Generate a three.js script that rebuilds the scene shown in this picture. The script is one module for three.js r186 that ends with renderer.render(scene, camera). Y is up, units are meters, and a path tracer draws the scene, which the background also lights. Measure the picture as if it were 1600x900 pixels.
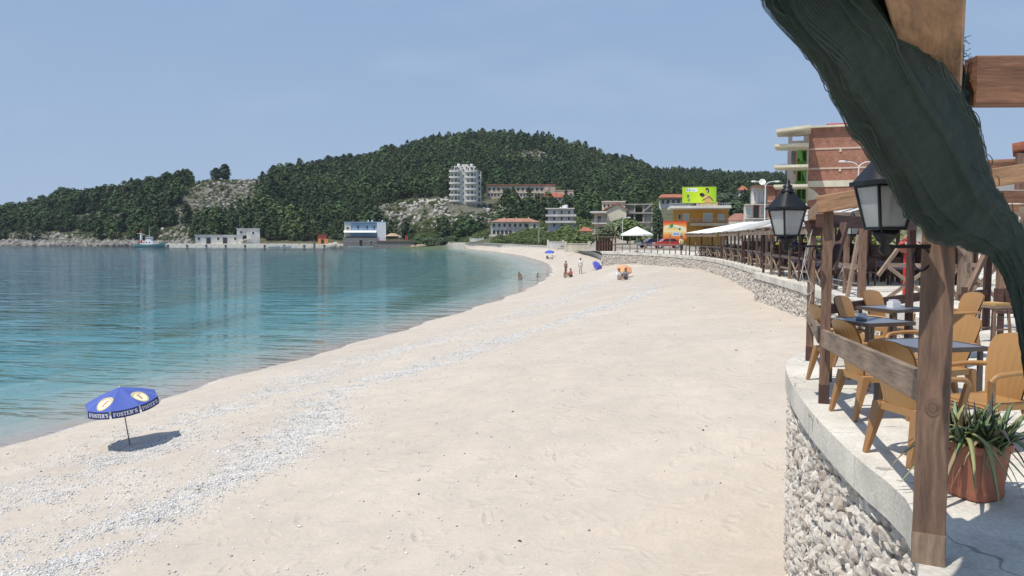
import * as THREE from 'three';
import { mergeGeometries, mergeVertices } from 'three/addons/utils/BufferGeometryUtils.js';
import { MarchingCubes } from 'three/addons/objects/MarchingCubes.js';

// ---------------------------------------------------------------- camera, sky, sun, exposure
const EYE = 5.8, FOCAL = 1250, PITCH = Math.atan(80 / FOCAL);
const scene = new THREE.Scene();
const camera = new THREE.PerspectiveCamera(2 * Math.atan(450 / FOCAL) * 180 / Math.PI, 16 / 9, 0.05, 12000);
camera.position.set(0, EYE, 0);
camera.rotation.x = -PITCH;
const renderer = new THREE.WebGLRenderer({ antialias: true });
renderer.toneMapping = THREE.LinearToneMapping;
renderer.toneMappingExposure = 1.0;
renderer.shadowMap.enabled = true;
renderer.shadowMap.type = THREE.PCFSoftShadowMap;

const clamp = (x, a = 0, b = 1) => Math.min(b, Math.max(a, x)), lerp = (a, b, t) => a + (b - a) * t, smooth = (a, b, x) => { const t = clamp((x - a) / (b - a)); return t * t * (3 - 2 * t); };
// lattice noise
function hash(x, y, s) { let h = Math.imul(x, 374761393) ^ Math.imul(y, 668265263) ^ Math.imul(s, 2147483647 ^ 0x5bd1e995); h = Math.imul(h ^ h >>> 13, 1274126177); return ((h ^ h >>> 16) >>> 0) / 4294967296; }
function noise(x, y, s = 0, px = 0, py = px) {
  let xi = Math.floor(x), yi = Math.floor(y); const xf = x - xi, yf = y - yi, u = xf * xf * (3 - 2 * xf), v = yf * yf * (3 - 2 * yf);
  const w = (a, p) => p ? ((a % p) + p) % p : a;
  const x0 = w(xi, px), x1 = w(xi + 1, px), y0 = w(yi, py), y1 = w(yi + 1, py);
  return lerp(lerp(hash(x0, y0, s), hash(x1, y0, s), u), lerp(hash(x0, y1, s), hash(x1, y1, s), u), v);
}
function fbm(x, y, o = 4, s = 0, p = 0, q = p) { let a = 0.5, t = 0, n = 0; for (let i = 0; i < o; i++) { t += a * noise(x, y, s + i, p, q); n += a; a *= 0.5; x *= 2; y *= 2; p *= 2; q *= 2; } return t / n; }

const SUN = new THREE.Vector3(-0.35, 0.9, 0.29).normalize();
{
  const W = 512, H = 256, data = new Float32Array(W * H * 4);
  const mix = (a, b, t) => a.map((v, i) => v + (b[i] - v) * t);
  const hor = [0.42, 0.545, 0.72], mid = [0.285, 0.42, 0.645], zen = [0.17, 0.29, 0.53];
  for (let j = 0; j < H; j++) for (let i = 0; i < W; i++) {
    const el = ((j + 0.5) / H - 0.5) * Math.PI, az = ((i + 0.5) / W - 0.5) * 2 * Math.PI;
    const d = new THREE.Vector3(Math.cos(el) * Math.cos(az), Math.sin(el), Math.cos(el) * Math.sin(az));
    const y = Math.max(0, d.y);
    let c = y < 0.3 ? mix(hor, mid, Math.pow(y / 0.3, 0.8)) : mix(mid, zen, Math.min(1, (y - 0.3) / 0.7));
    if (d.y > 0) { const q = 1.6 / (d.y + 0.25), cl = fbm(d.x * q * 2.2 + 40, d.z * q * 5 + 40, 5, 301); const wisp = smooth(0.5, 0.72, cl) * 0.085 * smooth(0.02, 0.2, d.y); c = mix(c, [0.72, 0.78, 0.86], wisp); }
    const g = Math.max(0, d.dot(SUN));
    c = c.map((v, k) => v + [0.5, 0.46, 0.4][k] * (0.22 * Math.pow(g, 5) + 0.9 * Math.pow(g, 40)));
    if (d.y < 0) c = [0.3, 0.36, 0.42];
    data.set([...c, 1], (j * W + i) * 4);
  }
  const sky = new THREE.DataTexture(data, W, H, THREE.RGBAFormat, THREE.FloatType);
  sky.mapping = THREE.EquirectangularReflectionMapping; sky.magFilter = sky.minFilter = THREE.LinearFilter; sky.needsUpdate = true;
  scene.background = sky; scene.environment = sky;
}
const sun = new THREE.DirectionalLight(new THREE.Color(1, 0.95, 0.865), 4.2);
sun.position.copy(SUN).multiplyScalar(300); sun.castShadow = true;
sun.shadow.mapSize.set(4096, 4096);
Object.assign(sun.shadow.camera, { left: -60, right: 60, top: 60, bottom: -60, near: 1, far: 800 });
scene.add(sun); scene.add(sun.target);

// sea: ripple height in metres, and the tints of its water levels [metres, colour, share let through]
const SEA_BUMP = 0.30, HAZE = 0.00007;
const SEA_LEVELS = [[-0.10, [0.93, 0.98, 0.986], 0.99], [-0.28, [0.90, 0.970, 0.980], 0.988], [-0.55, [0.86, 0.957, 0.970], 0.985], [-0.95, [0.81, 0.94, 0.957], 0.98], [-1.5, [0.74, 0.91, 0.932], 0.975], [-2.2, [0.62, 0.86, 0.885], 0.965], [-3.0, [0.5, 0.81, 0.83], 0.96], [-4.2, [0.3, 0.66, 0.68], 0.965], [-6.0, [0.12, 0.42, 0.43], 0.94]];
// ---------------------------------------------------------------- helpers
function RNG(a) { return () => { a |= 0; a = a + 0x6D2B79F5 | 0; let t = Math.imul(a ^ a >>> 15, 1 | a); t = t + Math.imul(t ^ t >>> 7, 61 | t) ^ t; return ((t ^ t >>> 14) >>> 0) / 4294967296; }; }
const rnd = RNG(7), R = (a, b) => a + (b - a) * rnd();
const v3 = (x, y, z) => new THREE.Vector3(x, y, z);
// a point of the place from where it is seen in a 1600 x 900 survey frame: at a depth (metres north of the survey point), or on a level
const cosP = Math.cos(PITCH), sinP = Math.sin(PITCH);
function ray(px, py) { const x = (px - 800) / FOCAL, y = (450 - py) / FOCAL; return v3(x, y * cosP - sinP, -cosP - y * sinP); }
function at(px, py, d) { const r = ray(px, py); r.multiplyScalar(d / -r.z); r.y += EYE; return r; }
function onLevel(px, py, h) { const r = ray(px, py); r.multiplyScalar((h - EYE) / r.y); r.y += EYE; return r; }
const heightAt = (py, d) => at(800, py, d).y;
function curve(pts, x) { if (x <= pts[0][0]) return pts[0][1]; for (let i = 1; i < pts.length; i++) if (x <= pts[i][0]) { const a = pts[i - 1], b = pts[i]; return lerp(a[1], b[1], (x - a[0]) / (b[0] - a[0])); } return pts[pts.length - 1][1]; }
function texture(w, h, fn, srgb) {
  const d = new Uint8Array(w * h * 4);
  for (let j = 0; j < h; j++) for (let i = 0; i < w; i++) { const c = fn(i / w, j / h, i, j), k = (j * w + i) * 4; const a = Array.isArray(c) ? c : [c, c, c]; for (let n = 0; n < 3; n++) d[k + n] = clamp(a[n]) * 255; d[k + 3] = 255; }
  const t = new THREE.DataTexture(d, w, h); t.wrapS = t.wrapT = THREE.RepeatWrapping; t.magFilter = THREE.LinearFilter; t.minFilter = THREE.LinearFilter; if (srgb) t.colorSpace = THREE.SRGBColorSpace; t.needsUpdate = true; return t;
}
function rep(t, u, v = u, rot = 0) { const c = t.clone(); c.repeat.set(u, v); c.rotation = rot; c.needsUpdate = true; return c; }
function canvasTex(w, h, draw) { const c = document.createElement('canvas'); c.width = w; c.height = h; draw(c.getContext('2d'), w, h); const t = new THREE.CanvasTexture(c); t.colorSpace = THREE.SRGBColorSpace; return t; }
const lin = (r, g, b) => new THREE.Color().setRGB(r, g, b);
function mat(c, rough = 0.85, extra = {}) { const { physical, ...e } = extra; const M = physical ? THREE.MeshPhysicalMaterial : THREE.MeshStandardMaterial; return new M({ color: Array.isArray(c) ? lin(...c) : c, roughness: rough, metalness: 0, ...e }); }

const taken = {};
function numbered(n) { taken[n] = (taken[n] ?? -1) + 1; return taken[n] ? n + '_' + String(taken[n]).padStart(3, '0') : n; }
function thing(name, label, category, pos = [0, 0, 0], turn = 0, group) {
  const o = new THREE.Group(); o.name = numbered(name); scene.add(o); if (pos.isVector3) o.position.copy(pos); else o.position.set(...pos); o.rotation.y = turn;
  o.userData = { label, category }; if (group) o.userData.group = group; return o;
}
function mesh(name, geo, m, parent) { const o = new THREE.Mesh(Array.isArray(geo) ? mg(geo) : geo, m); o.name = name; o.castShadow = o.receiveShadow = true; parent.add(o); return o; }
function solo(name, geo, m, label, category, group) { const o = mesh(numbered(name), geo, m, scene); o.userData = { label, category }; if (group) o.userData.group = group; return o; }
function structure(name, geo, m, parent = scene) { const o = mesh(parent === scene ? numbered(name) : name, geo, m, parent); o.userData.kind = 'structure'; return o; }
function copyThing(o, pos, turn, label, group) { const c = o.clone(); c.name = numbered(o.name.replace(/_\d{3}$/, '')); c.userData = { ...o.userData, label }; if (group) c.userData.group = group; scene.add(c); if (pos.isVector3) c.position.copy(pos); else c.position.set(...pos); c.rotation.set(0, turn, 0); return c; }
function instanced(name, geo, m, list, parent = scene, colors) {
  const o = new THREE.InstancedMesh(geo, m, list.length); o.name = parent === scene ? numbered(name) : name; o.castShadow = o.receiveShadow = true;
  list.forEach((x, i) => { o.setMatrixAt(i, x); if (colors) o.setColorAt(i, colors[i]); }); parent.add(o); return o;
}
const _q = new THREE.Quaternion(), _e = new THREE.Euler();
function M4(x, y, z, rx = 0, ry = 0, rz = 0, sx = 1, sy = sx, sz = sx) { return new THREE.Matrix4().compose(v3(x, y, z), _q.setFromEuler(_e.set(rx, ry, rz)).clone(), v3(sx, sy, sz)); }
// geometry builders; all return non-indexed position/normal/uv
function clean(g) { if (g.index) g = g.toNonIndexed(); for (const k of Object.keys(g.attributes)) if (!['position', 'normal', 'uv'].includes(k)) g.deleteAttribute(k); if (!g.attributes.uv) g.setAttribute('uv', new THREE.BufferAttribute(new Float32Array(g.attributes.position.count * 2), 2)); if (!g.attributes.normal) g.computeVertexNormals(); g.morphAttributes = {}; g.clearGroups(); return g; }
function mg(list) { const l = list.map(clean); return l.length === 1 ? l[0] : mergeGeometries(l); }
function bx(x0, x1, y0, y1, z0, z1) {
  const g = new THREE.BoxGeometry(x1 - x0, y1 - y0, z1 - z0); g.translate((x0 + x1) / 2, (y0 + y1) / 2, (z0 + z1) / 2);
  const p = g.attributes.position, n = g.attributes.normal, u = g.attributes.uv;
  for (let i = 0; i < p.count; i++) { const ax = Math.abs(n.getX(i)), ay = Math.abs(n.getY(i)); u.setXY(i, ax > 0.5 ? p.getZ(i) : p.getX(i), ay > 0.5 ? p.getZ(i) : p.getY(i)); }
  return clean(g);
}
// a timber from p to q: chamfered section w across, h high; uv in metres, u along it
function bar(p, q, w, h = w, ch = Math.min(w, h) * 0.06, upHint) {
  const d = q.clone().sub(p), L = d.length(); d.normalize();
  let up = upHint || (Math.abs(d.y) > 0.9 ? v3(0, 0, 1) : v3(0, 1, 0)); const side = v3().crossVectors(d, up).normalize(); up = v3().crossVectors(side, d).normalize();
  const a = w / 2, b = h / 2, s = [[a - ch, -b], [a, -b + ch], [a, b - ch], [a - ch, b], [-a + ch, b], [-a, b - ch], [-a, -b + ch], [-a + ch, -b]];
  const P = [], U = []; let v = 0; const u0 = R(0, 5), vv0 = R(0, 5);
  const pt = (k, t) => p.clone().addScaledVector(d, t * L).addScaledVector(side, s[k][0]).addScaledVector(up, s[k][1]);
  for (let k = 0; k < 8; k++) { const k2 = (k + 1) % 8, e = Math.hypot(s[k][0] - s[k2][0], s[k][1] - s[k2][1]); const A = pt(k, 0), B = pt(k2, 0), C = pt(k2, 1), D = pt(k, 1);
    for (const [X, uu, vv] of [[A, 0, v], [C, L, v + e], [B, 0, v + e], [A, 0, v], [D, L, v], [C, L, v + e]]) { P.push(X.x, X.y, X.z); U.push(uu + u0, vv + vv0); } v += e; }
  for (const t of [0, 1]) for (let k = 1; k < 7; k++) { const tri = t ? [0, k, k + 1] : [0, k + 1, k]; for (const j of tri) { const X = pt(j, t); P.push(X.x, X.y, X.z); U.push(s[j][0] * 0.1 + u0, s[j][1] + vv0); } }
  const g = new THREE.BufferGeometry(); g.setAttribute('position', new THREE.Float32BufferAttribute(P, 3)); g.setAttribute('uv', new THREE.Float32BufferAttribute(U, 2));
  // outward winding check
  g.computeVertexNormals(); const c0 = p.clone().add(q).multiplyScalar(0.5), n0 = v3().fromBufferAttribute(g.attributes.normal, 0), x0 = v3().fromBufferAttribute(g.attributes.position, 0);
  if (n0.dot(x0.sub(c0)) < 0) { const ps = g.attributes.position.array, us = g.attributes.uv.array; for (let i = 0; i < ps.length / 9; i++) { for (let k = 0; k < 3; k++) { const t = ps[i * 9 + 3 + k]; ps[i * 9 + 3 + k] = ps[i * 9 + 6 + k]; ps[i * 9 + 6 + k] = t; } for (let k = 0; k < 2; k++) { const t = us[i * 6 + 2 + k]; us[i * 6 + 2 + k] = us[i * 6 + 4 + k]; us[i * 6 + 4 + k] = t; } } g.computeVertexNormals(); }
  return g;
}
function tube(pts, r, seg = 6, n = pts.length * 4, closed = false) { return clean(new THREE.TubeGeometry(new THREE.CatmullRomCurve3(pts, closed), n, r, seg, closed)); }
function cyl(r0, r1, h, x, y, z, seg = 10) { const g = new THREE.CylinderGeometry(r1, r0, h, seg); g.translate(x, y + h / 2, z); return clean(g); }
function lathe(pts, seg = 16) { return clean(new THREE.LatheGeometry(pts.map(([x, y]) => new THREE.Vector2(x, y)), seg)); }
function extrude(pts, depth, holes) { const s = new THREE.Shape(pts.map(([x, y]) => new THREE.Vector2(x, y))); for (const h of holes || []) s.holes.push(new THREE.Path(h.map(([x, y]) => new THREE.Vector2(x, y)))); return clean(new THREE.ExtrudeGeometry(s, { depth, bevelEnabled: false })); }
function grid(nu, nv, fn, uvfn) { // fn(u, v) -> Vector3, smooth indexed sheet
  const P = [], U = [], I = [];
  for (let j = 0; j <= nv; j++) for (let i = 0; i <= nu; i++) { const p = fn(i / nu, j / nv, i, j); P.push(p.x, p.y, p.z); const u = uvfn ? uvfn(i / nu, j / nv, p) : [p.x, -p.z]; U.push(u[0], u[1]); }
  for (let j = 0; j < nv; j++) for (let i = 0; i < nu; i++) { const a = j * (nu + 1) + i, b = a + 1, c = a + nu + 1, e = c + 1; I.push(a, b, e, a, e, c); }
  const g = new THREE.BufferGeometry(); g.setAttribute('position', new THREE.Float32BufferAttribute(P, 3)); g.setAttribute('uv', new THREE.Float32BufferAttribute(U, 2)); g.setIndex(I); g.computeVertexNormals(); return g;
}
function move(g, x, y, z, ry = 0, rx = 0, rz = 0) { if (rz) g.rotateZ(rz); if (rx) g.rotateX(rx); if (ry) g.rotateY(ry); g.translate(x, y, z); return g; }
function lump(seed, sx, sy, sz, detail = 1, rough = 0.3) { // an uneven stone
  const g = mergeVertices(new THREE.IcosahedronGeometry(1, detail).deleteAttribute('uv').deleteAttribute('normal')), p = g.attributes.position, r = RNG(seed);
  for (let i = 0; i < p.count; i++) { const k = 1 + (r() - 0.5) * 2 * rough; p.setXYZ(i, p.getX(i) * sx * k, p.getY(i) * sy * k, p.getZ(i) * sz * k); }
  g.computeVertexNormals(); return g;
}

// ---------------------------------------------------------------- textures and materials
const grainTex = texture(512, 512, (u, v) => { const n = fbm(u * 64, v * 64, 3, 1, 64), m = fbm(u * 8, v * 8, 3, 9, 8); return 0.86 + 0.2 * (n - 0.5) + 0.16 * (m - 0.5); });
const sandTex = texture(1024, 1024, (u, v) => { const f = noise(u * 512, v * 512, 3, 512), n = fbm(u * 96, v * 96, 3, 5, 96), m = fbm(u * 10, v * 10, 4, 9, 10); let k = 0.945 + 0.07 * (f - 0.5) + 0.06 * (n - 0.5) + 0.07 * (m - 0.5); if (f > 0.985) k -= 0.16; return [k, k * (0.995 - 0.01 * m), k * (0.985 - 0.02 * m)]; }, true);
const sandBump = (() => { const N = 1024, h = new Float32Array(N * N), r = RNG(99); for (let j = 0; j < N; j++) for (let i = 0; i < N; i++) h[j * N + i] = 0.5 + 0.22 * (fbm(i / N * 14, j / N * 14, 3, 6, 14) - 0.5) + 0.12 * (fbm(i / N * 60, j / N * 60, 2, 2, 60) - 0.5) + 0.03 * (noise(i / N * 400, j / N * 400, 8, 400) - 0.5);
  for (let k = 0; k < 260; k++) { const cx = r() * N, cy = r() * N, a = r() * 6.28, L = 13 + 9 * r(), W = 6 + 4 * r(), dp = 0.10 + 0.22 * r() * r(), c = Math.cos(a), s = Math.sin(a); for (let y = -42; y <= 42; y++) for (let x = -42; x <= 42; x++) { const q = Math.hypot((x * c + y * s) / L, (-x * s + y * c) / W); if (q > 2.2) continue; const i = ((Math.round(cx) + x) % N + N) % N, j = ((Math.round(cy) + y) % N + N) % N; h[j * N + i] += -dp * Math.exp(-q * q * 1.4) + dp * 0.35 * Math.exp(-Math.pow((q - 1.45) / 0.35, 2)); } }
  return texture(N, N, (u, v, i, j) => h[j * N + i]); })();
const woodTex = texture(512, 256, (u, v) => { const w = fbm(u * 4, v * 40 + 3 * fbm(u * 3, v * 4, 2, 3, 3, 4), 4, 1, 4, 40), k = fbm(u * 24, v * 200, 2, 7, 24, 200), b = fbm(u * 3, v * 3, 3, 14, 3); const t = 0.82 + 0.36 * (w - 0.5) + 0.16 * (k - 0.5) + 0.22 * (b - 0.5); return [t, t * 0.97, t * 0.93]; }, true);
const woodBump = texture(512, 256, (u, v) => 0.5 + 0.7 * (fbm(u * 4, v * 60, 4, 1, 4, 60) - 0.5) + 0.3 * (fbm(u * 20, v * 200, 2, 7, 20, 200) - 0.5));
const concTex = texture(1024, 1024, (u, v) => { const n = fbm(u * 6, v * 6, 5, 4, 6), f = noise(u * 300, v * 300, 2, 300), s = fbm(u * 22, v * 22, 3, 19, 22); let k = 0.91 + 0.34 * (n - 0.5) + 0.1 * (f - 0.5) - 0.35 * Math.max(0, s - 0.66); const cr = Math.abs(fbm(u * 5, v * 5, 4, 33, 5) - 0.5); if (cr < 0.004) k -= 0.2; return [k, k * 0.99, k * 0.965]; }, true);
const plasterTex = texture(512, 512, (u, v) => { const n = fbm(u * 5, v * 5, 5, 24, 5), s = fbm(u * 30, v * 6, 3, 29, 30, 6); const k = 0.93 + 0.16 * (n - 0.5) + 0.1 * (s - 0.5); return [k, k * 0.99, k * 0.97]; }, true);
const brickTex = texture(512, 512, (u, v) => { const rows = 24, r = Math.floor(v * rows), c = Math.floor(u * 10 + (r % 2) * 0.5), e = hash(((c % 10) + 10) % 10, r, 5), n = fbm(u * 5, v * 5, 4, 41, 5); const mort = (v * rows - r) < 0.12 ? 0.1 : 0; const k = 0.86 + 0.12 * (e - 0.5) + 0.18 * (n - 0.5) + mort * 0.5; return [k, k * (0.95 + mort), k * (0.9 + mort * 1.4)]; }, true);
const roofTex = texture(512, 512, (u, v) => { const e = hash(Math.floor(u * 40), Math.floor(v * 30), 7), n = fbm(u * 6, v * 6, 4, 51, 6); const k = 0.86 + 0.16 * (e - 0.5) + 0.25 * (n - 0.5); return [k, k * 0.96, k * 0.93]; }, true);
const stoneTex = texture(256, 256, (u, v) => { const n = fbm(u * 6, v * 6, 5, 61, 6); const k = 0.9 + 0.4 * (n - 0.5); return [k, k * 0.985, k * 0.96]; }, true);
const netTex = texture(512, 512, (u, v) => { const s = fbm(u * 48, v * 6, 4, 201, 48, 6), w = noise(u * 256, v * 256, 203, 256), b = fbm(u * 8, v * 8, 3, 205, 8); const k = 0.66 + 0.5 * (s - 0.5) + 0.5 * (w - 0.5) + 0.9 * (b - 0.5); return [k * 0.92, k, k * 0.96]; }, true);
const netAlpha = texture(64, 64, (u, v) => { const a = Math.min(Math.abs((u * 4) % 1 - 0.5), Math.abs((v * 4 + u * 2) % 1 - 0.5)); return a < 0.17 ? 1 : 0; });
const weaveBump = texture(128, 128, (u, v) => 0.5 + 0.25 * Math.sin(u * Math.PI * 32) + 0.25 * Math.sin(v * Math.PI * 32));
const wood = (c, r = 0.75) => mat(c, r, { map: woodTex, bumpMap: woodBump, bumpScale: 0.004 });
const plaster = (c, r = 0.9) => mat(c, r, { map: rep(plasterTex, 0.12), bumpMap: null });
const Mt = {
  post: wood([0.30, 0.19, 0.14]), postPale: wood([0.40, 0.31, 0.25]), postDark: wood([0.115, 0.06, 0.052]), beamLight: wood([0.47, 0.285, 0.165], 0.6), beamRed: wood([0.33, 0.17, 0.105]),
  railGrey: wood([0.36, 0.27, 0.205]), timberWeath: wood([0.34, 0.265, 0.21]),
  iron: mat([0.018, 0.018, 0.02], 0.45, { metalness: 0.4 }), frost: mat([0.72, 0.74, 0.74], 0.5, { physical: true, transmission: 0.5, thickness: 0, map: rep(plasterTex, 1.5) }),
  chair: mat([0.38, 0.205, 0.075], 0.45), chairLeg: mat([0.33, 0.17, 0.065], 0.45),
  tableTop: mat([0.17, 0.19, 0.23], 0.35), tableLeg: mat([0.09, 0.07, 0.06], 0.5), silver: mat([0.6, 0.6, 0.62], 0.3, { metalness: 0.8 }), paper: mat([0.8, 0.8, 0.78], 0.8),
  terracotta: mat([0.42, 0.155, 0.095], 0.6, { map: rep(plasterTex, 2) }), soil: mat([0.07, 0.045, 0.03], 1),
  concrete: mat([0.74, 0.71, 0.655], 0.9, { map: rep(concTex, 0.22), bumpMap: rep(concTex, 0.22), bumpScale: 0.01 }),
  concGrey: mat([0.42, 0.41, 0.385], 0.9, { map: rep(concTex, 0.1) }),
  white: plaster([0.76, 0.75, 0.72]), cream: plaster([0.72, 0.68, 0.56]), peach: plaster([0.72, 0.60, 0.46]), pinkish: plaster([0.66, 0.52, 0.44]), lilac: plaster([0.60, 0.60, 0.68]), orange: plaster([0.70, 0.37, 0.075]), grey: plaster([0.40, 0.39, 0.37]), greyDark: plaster([0.25, 0.25, 0.25]), blue: plaster([0.33, 0.47, 0.68]), stonebase: mat([0.30, 0.285, 0.28], 0.95, { map: rep(stoneTex, 0.3) }),
  brick: mat([0.45, 0.235, 0.175], 0.95, { map: rep(brickTex, 0.42, 0.3) }), roof: mat([0.50, 0.185, 0.115], 0.9, { map: rep(roofTex, 0.12) }), roofPale: mat([0.50, 0.27, 0.20], 0.9, { map: rep(roofTex, 0.12) }),
  green: plaster([0.18, 0.46, 0.08]), greenDark: plaster([0.09, 0.28, 0.07]), yellowGreen: plaster([0.50, 0.50, 0.22]),
  glass: mat([0.035, 0.04, 0.045], 0.12), glassPale: mat([0.42, 0.50, 0.52], 0.15), frame: mat([0.72, 0.71, 0.69], 0.6), frameDark: mat([0.12, 0.07, 0.05], 0.6), dark: mat([0.03, 0.028, 0.026], 0.9),
  metal: mat([0.55, 0.56, 0.57], 0.4, { metalness: 0.6 }), lampWhite: mat([0.75, 0.75, 0.74], 0.4),
  roofSheet: mat([0.64, 0.64, 0.63], 0.55, { map: rep(plasterTex, 0.2) }), roofSheetGrey: mat([0.46, 0.46, 0.46], 0.6, { map: rep(plasterTex, 0.2) }),
  canvas: mat([0.82, 0.81, 0.78], 0.8), thatch: mat([0.42, 0.32, 0.2], 1), red: mat([0.55, 0.04, 0.03], 0.4), skin: mat([0.42, 0.24, 0.16], 0.6), skinTan: mat([0.3, 0.16, 0.1], 0.6),
};
// ---------------------------------------------------------------- beach, sea, terrain
const shoreCtl = [[-60, -30], [-20, -17.5], [0, -15.6], [14, -14.6], [21.6, -13.9], [28.1, -12.4], [34.5, -11], [42.6, -8.5], [58, -4.6], [72.5, -1.2], [90.6, 2.2], [117, 5.4], [145, 7.2], [191, 6.9], [268, 0], [362, -17], [426, -34], [450, -58], [462, -88]];
const shoreX = d => { let i = 1; while (i < shoreCtl.length - 1 && d > shoreCtl[i][0]) i++; const a = shoreCtl[Math.max(0, i - 2)], b = shoreCtl[i - 1], c = shoreCtl[i], e = shoreCtl[Math.min(shoreCtl.length - 1, i + 1)]; const t = clamp((d - b[0]) / (c[0] - b[0])), h = c[0] - b[0]; const m0 = (c[1] - a[1]) / Math.max(1e-3, c[0] - a[0]) * h, m1 = (e[1] - b[1]) / Math.max(1e-3, e[0] - b[0]) * h; const t2 = t * t, t3 = t2 * t; return (2 * t3 - 3 * t2 + 1) * b[1] + (t3 - 2 * t2 + t) * m0 + (-2 * t3 + 3 * t2) * c[1] + (t3 - t2) * m1 + 0.25 * Math.sin(d * 0.55) * smooth(10, 25, d) + 0.12 * Math.sin(d * 1.7 + 1); };
// where the sand ends at walls
const edgeCtl = [[-60, 3], [0, 4], [11.3, 5.5], [12.9, 8], [14.6, 9.2], [21, 10], [36.8, 12.3], [44, 14], [64, 16.6], [76, 16], [86, 13.5], [95, 14], [120, 15], [160, 16], [210, 14], [250, 9], [300, -2], [380, -19], [430, -38], [462, -60]];
const edgeX = d => curve(edgeCtl, d);
const edgeH = d => curve([[0, 1.45], [11, 1.6], [15, 2.4], [22, 3.1], [30, 2.95], [37, 2.85], [64, 3.05], [90, 3.0], [110, 2.5], [200, 2.4], [300, 2.2], [420, 2.0]], d);
const BED = [[0, 0], [1.5, 0.09], [4, 0.32], [9, 0.95], [18, 1.75], [32, 2.5], [62, 3.1], [85, 4.2], [115, 7.6], [400, 9]];
function sandH(x, d) {
  const xs = shoreX(d), xe = edgeX(d), t = (x - xs) / (xe - xs);
  if (t < 0) { const s = xs - x; return -curve(BED, s); }
  const k = clamp(t, 0, 1.2); const h = edgeH(d) * (0.72 * Math.pow(k, 0.8) + 0.28 * smooth(0.1, 0.85, k)) + 0.10 * Math.min(1, (x - xs) / 1.0);
  const near = smooth(0.02, 0.12, k), ridge = 0.07 * Math.exp(-Math.pow((k - 0.36) / 0.05, 2)) + 0.04 * Math.exp(-Math.pow((k - 0.16) / 0.04, 2));
  return h + ridge * near + near * (0.10 * (fbm(x * 0.35, d * 0.35, 3, 71) - 0.5) + 0.055 * (noise(x * 1.9, d * 1.9, 72) - 0.5) + 0.03 * (noise(x * 4.3, d * 4.3, 73) - 0.5));
}
const sandAt = (px, py) => { const r = ray(px, py); let t = 3; while (t < 600) { const p = r.clone().multiplyScalar(t / -r.z); const g = sandH(p.x, t); if (p.y + EYE <= g) return v3(p.x, g, -t); t += t * 0.002; } return v3(0, 0, -600); };
const rowsD = []; for (let d = 4; d < 470;) { rowsD.push(d); d += d < 45 ? 0.26 : d < 100 ? 0.26 + (d - 45) * 0.01 : 0.8 + (d - 100) * 0.022; }
const bandNoise = (x, d) => fbm(x * 0.22, d * 0.22, 4, 80);
// share of shingle at a spot of the beach
function shingle(x, d) {
  const xs = shoreX(d), s = x - xs, t = s / (edgeX(d) - xs), n = bandNoise(x, d), f = fbm(x * 1.1, d * 1.1, 3, 83);
  const far = 1 - smooth(95, 130, d);
  const b1 = Math.exp(-Math.pow((s - 8.6 - (d - 18) * 0.2 + (n - 0.5) * 3.4) / 0.85, 2)) * smooth(62, 40, d) * smooth(0.28, 0.55, f + 0.1);
  const b2 = 0.72 * Math.exp(-Math.pow((s - 5.0 - (d - 18) * 0.1 + (n - 0.5) * 2.6) / 1.7, 2)) * smooth(0.25, 0.65, f);
  const b3 = 0.5 * Math.exp(-Math.pow((s - 14.5 + (n - 0.5) * 4) / 0.8, 2)) * smooth(28, 40, d) * smooth(0.45, 0.7, f);
  const wash = 0.8 * Math.exp(-Math.pow((s - 0.15) / 0.22, 2)) * smooth(0.3, 0.5, f + 0.15);
  return clamp((b1 + b2 + b3 + wash) * far);
}
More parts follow.
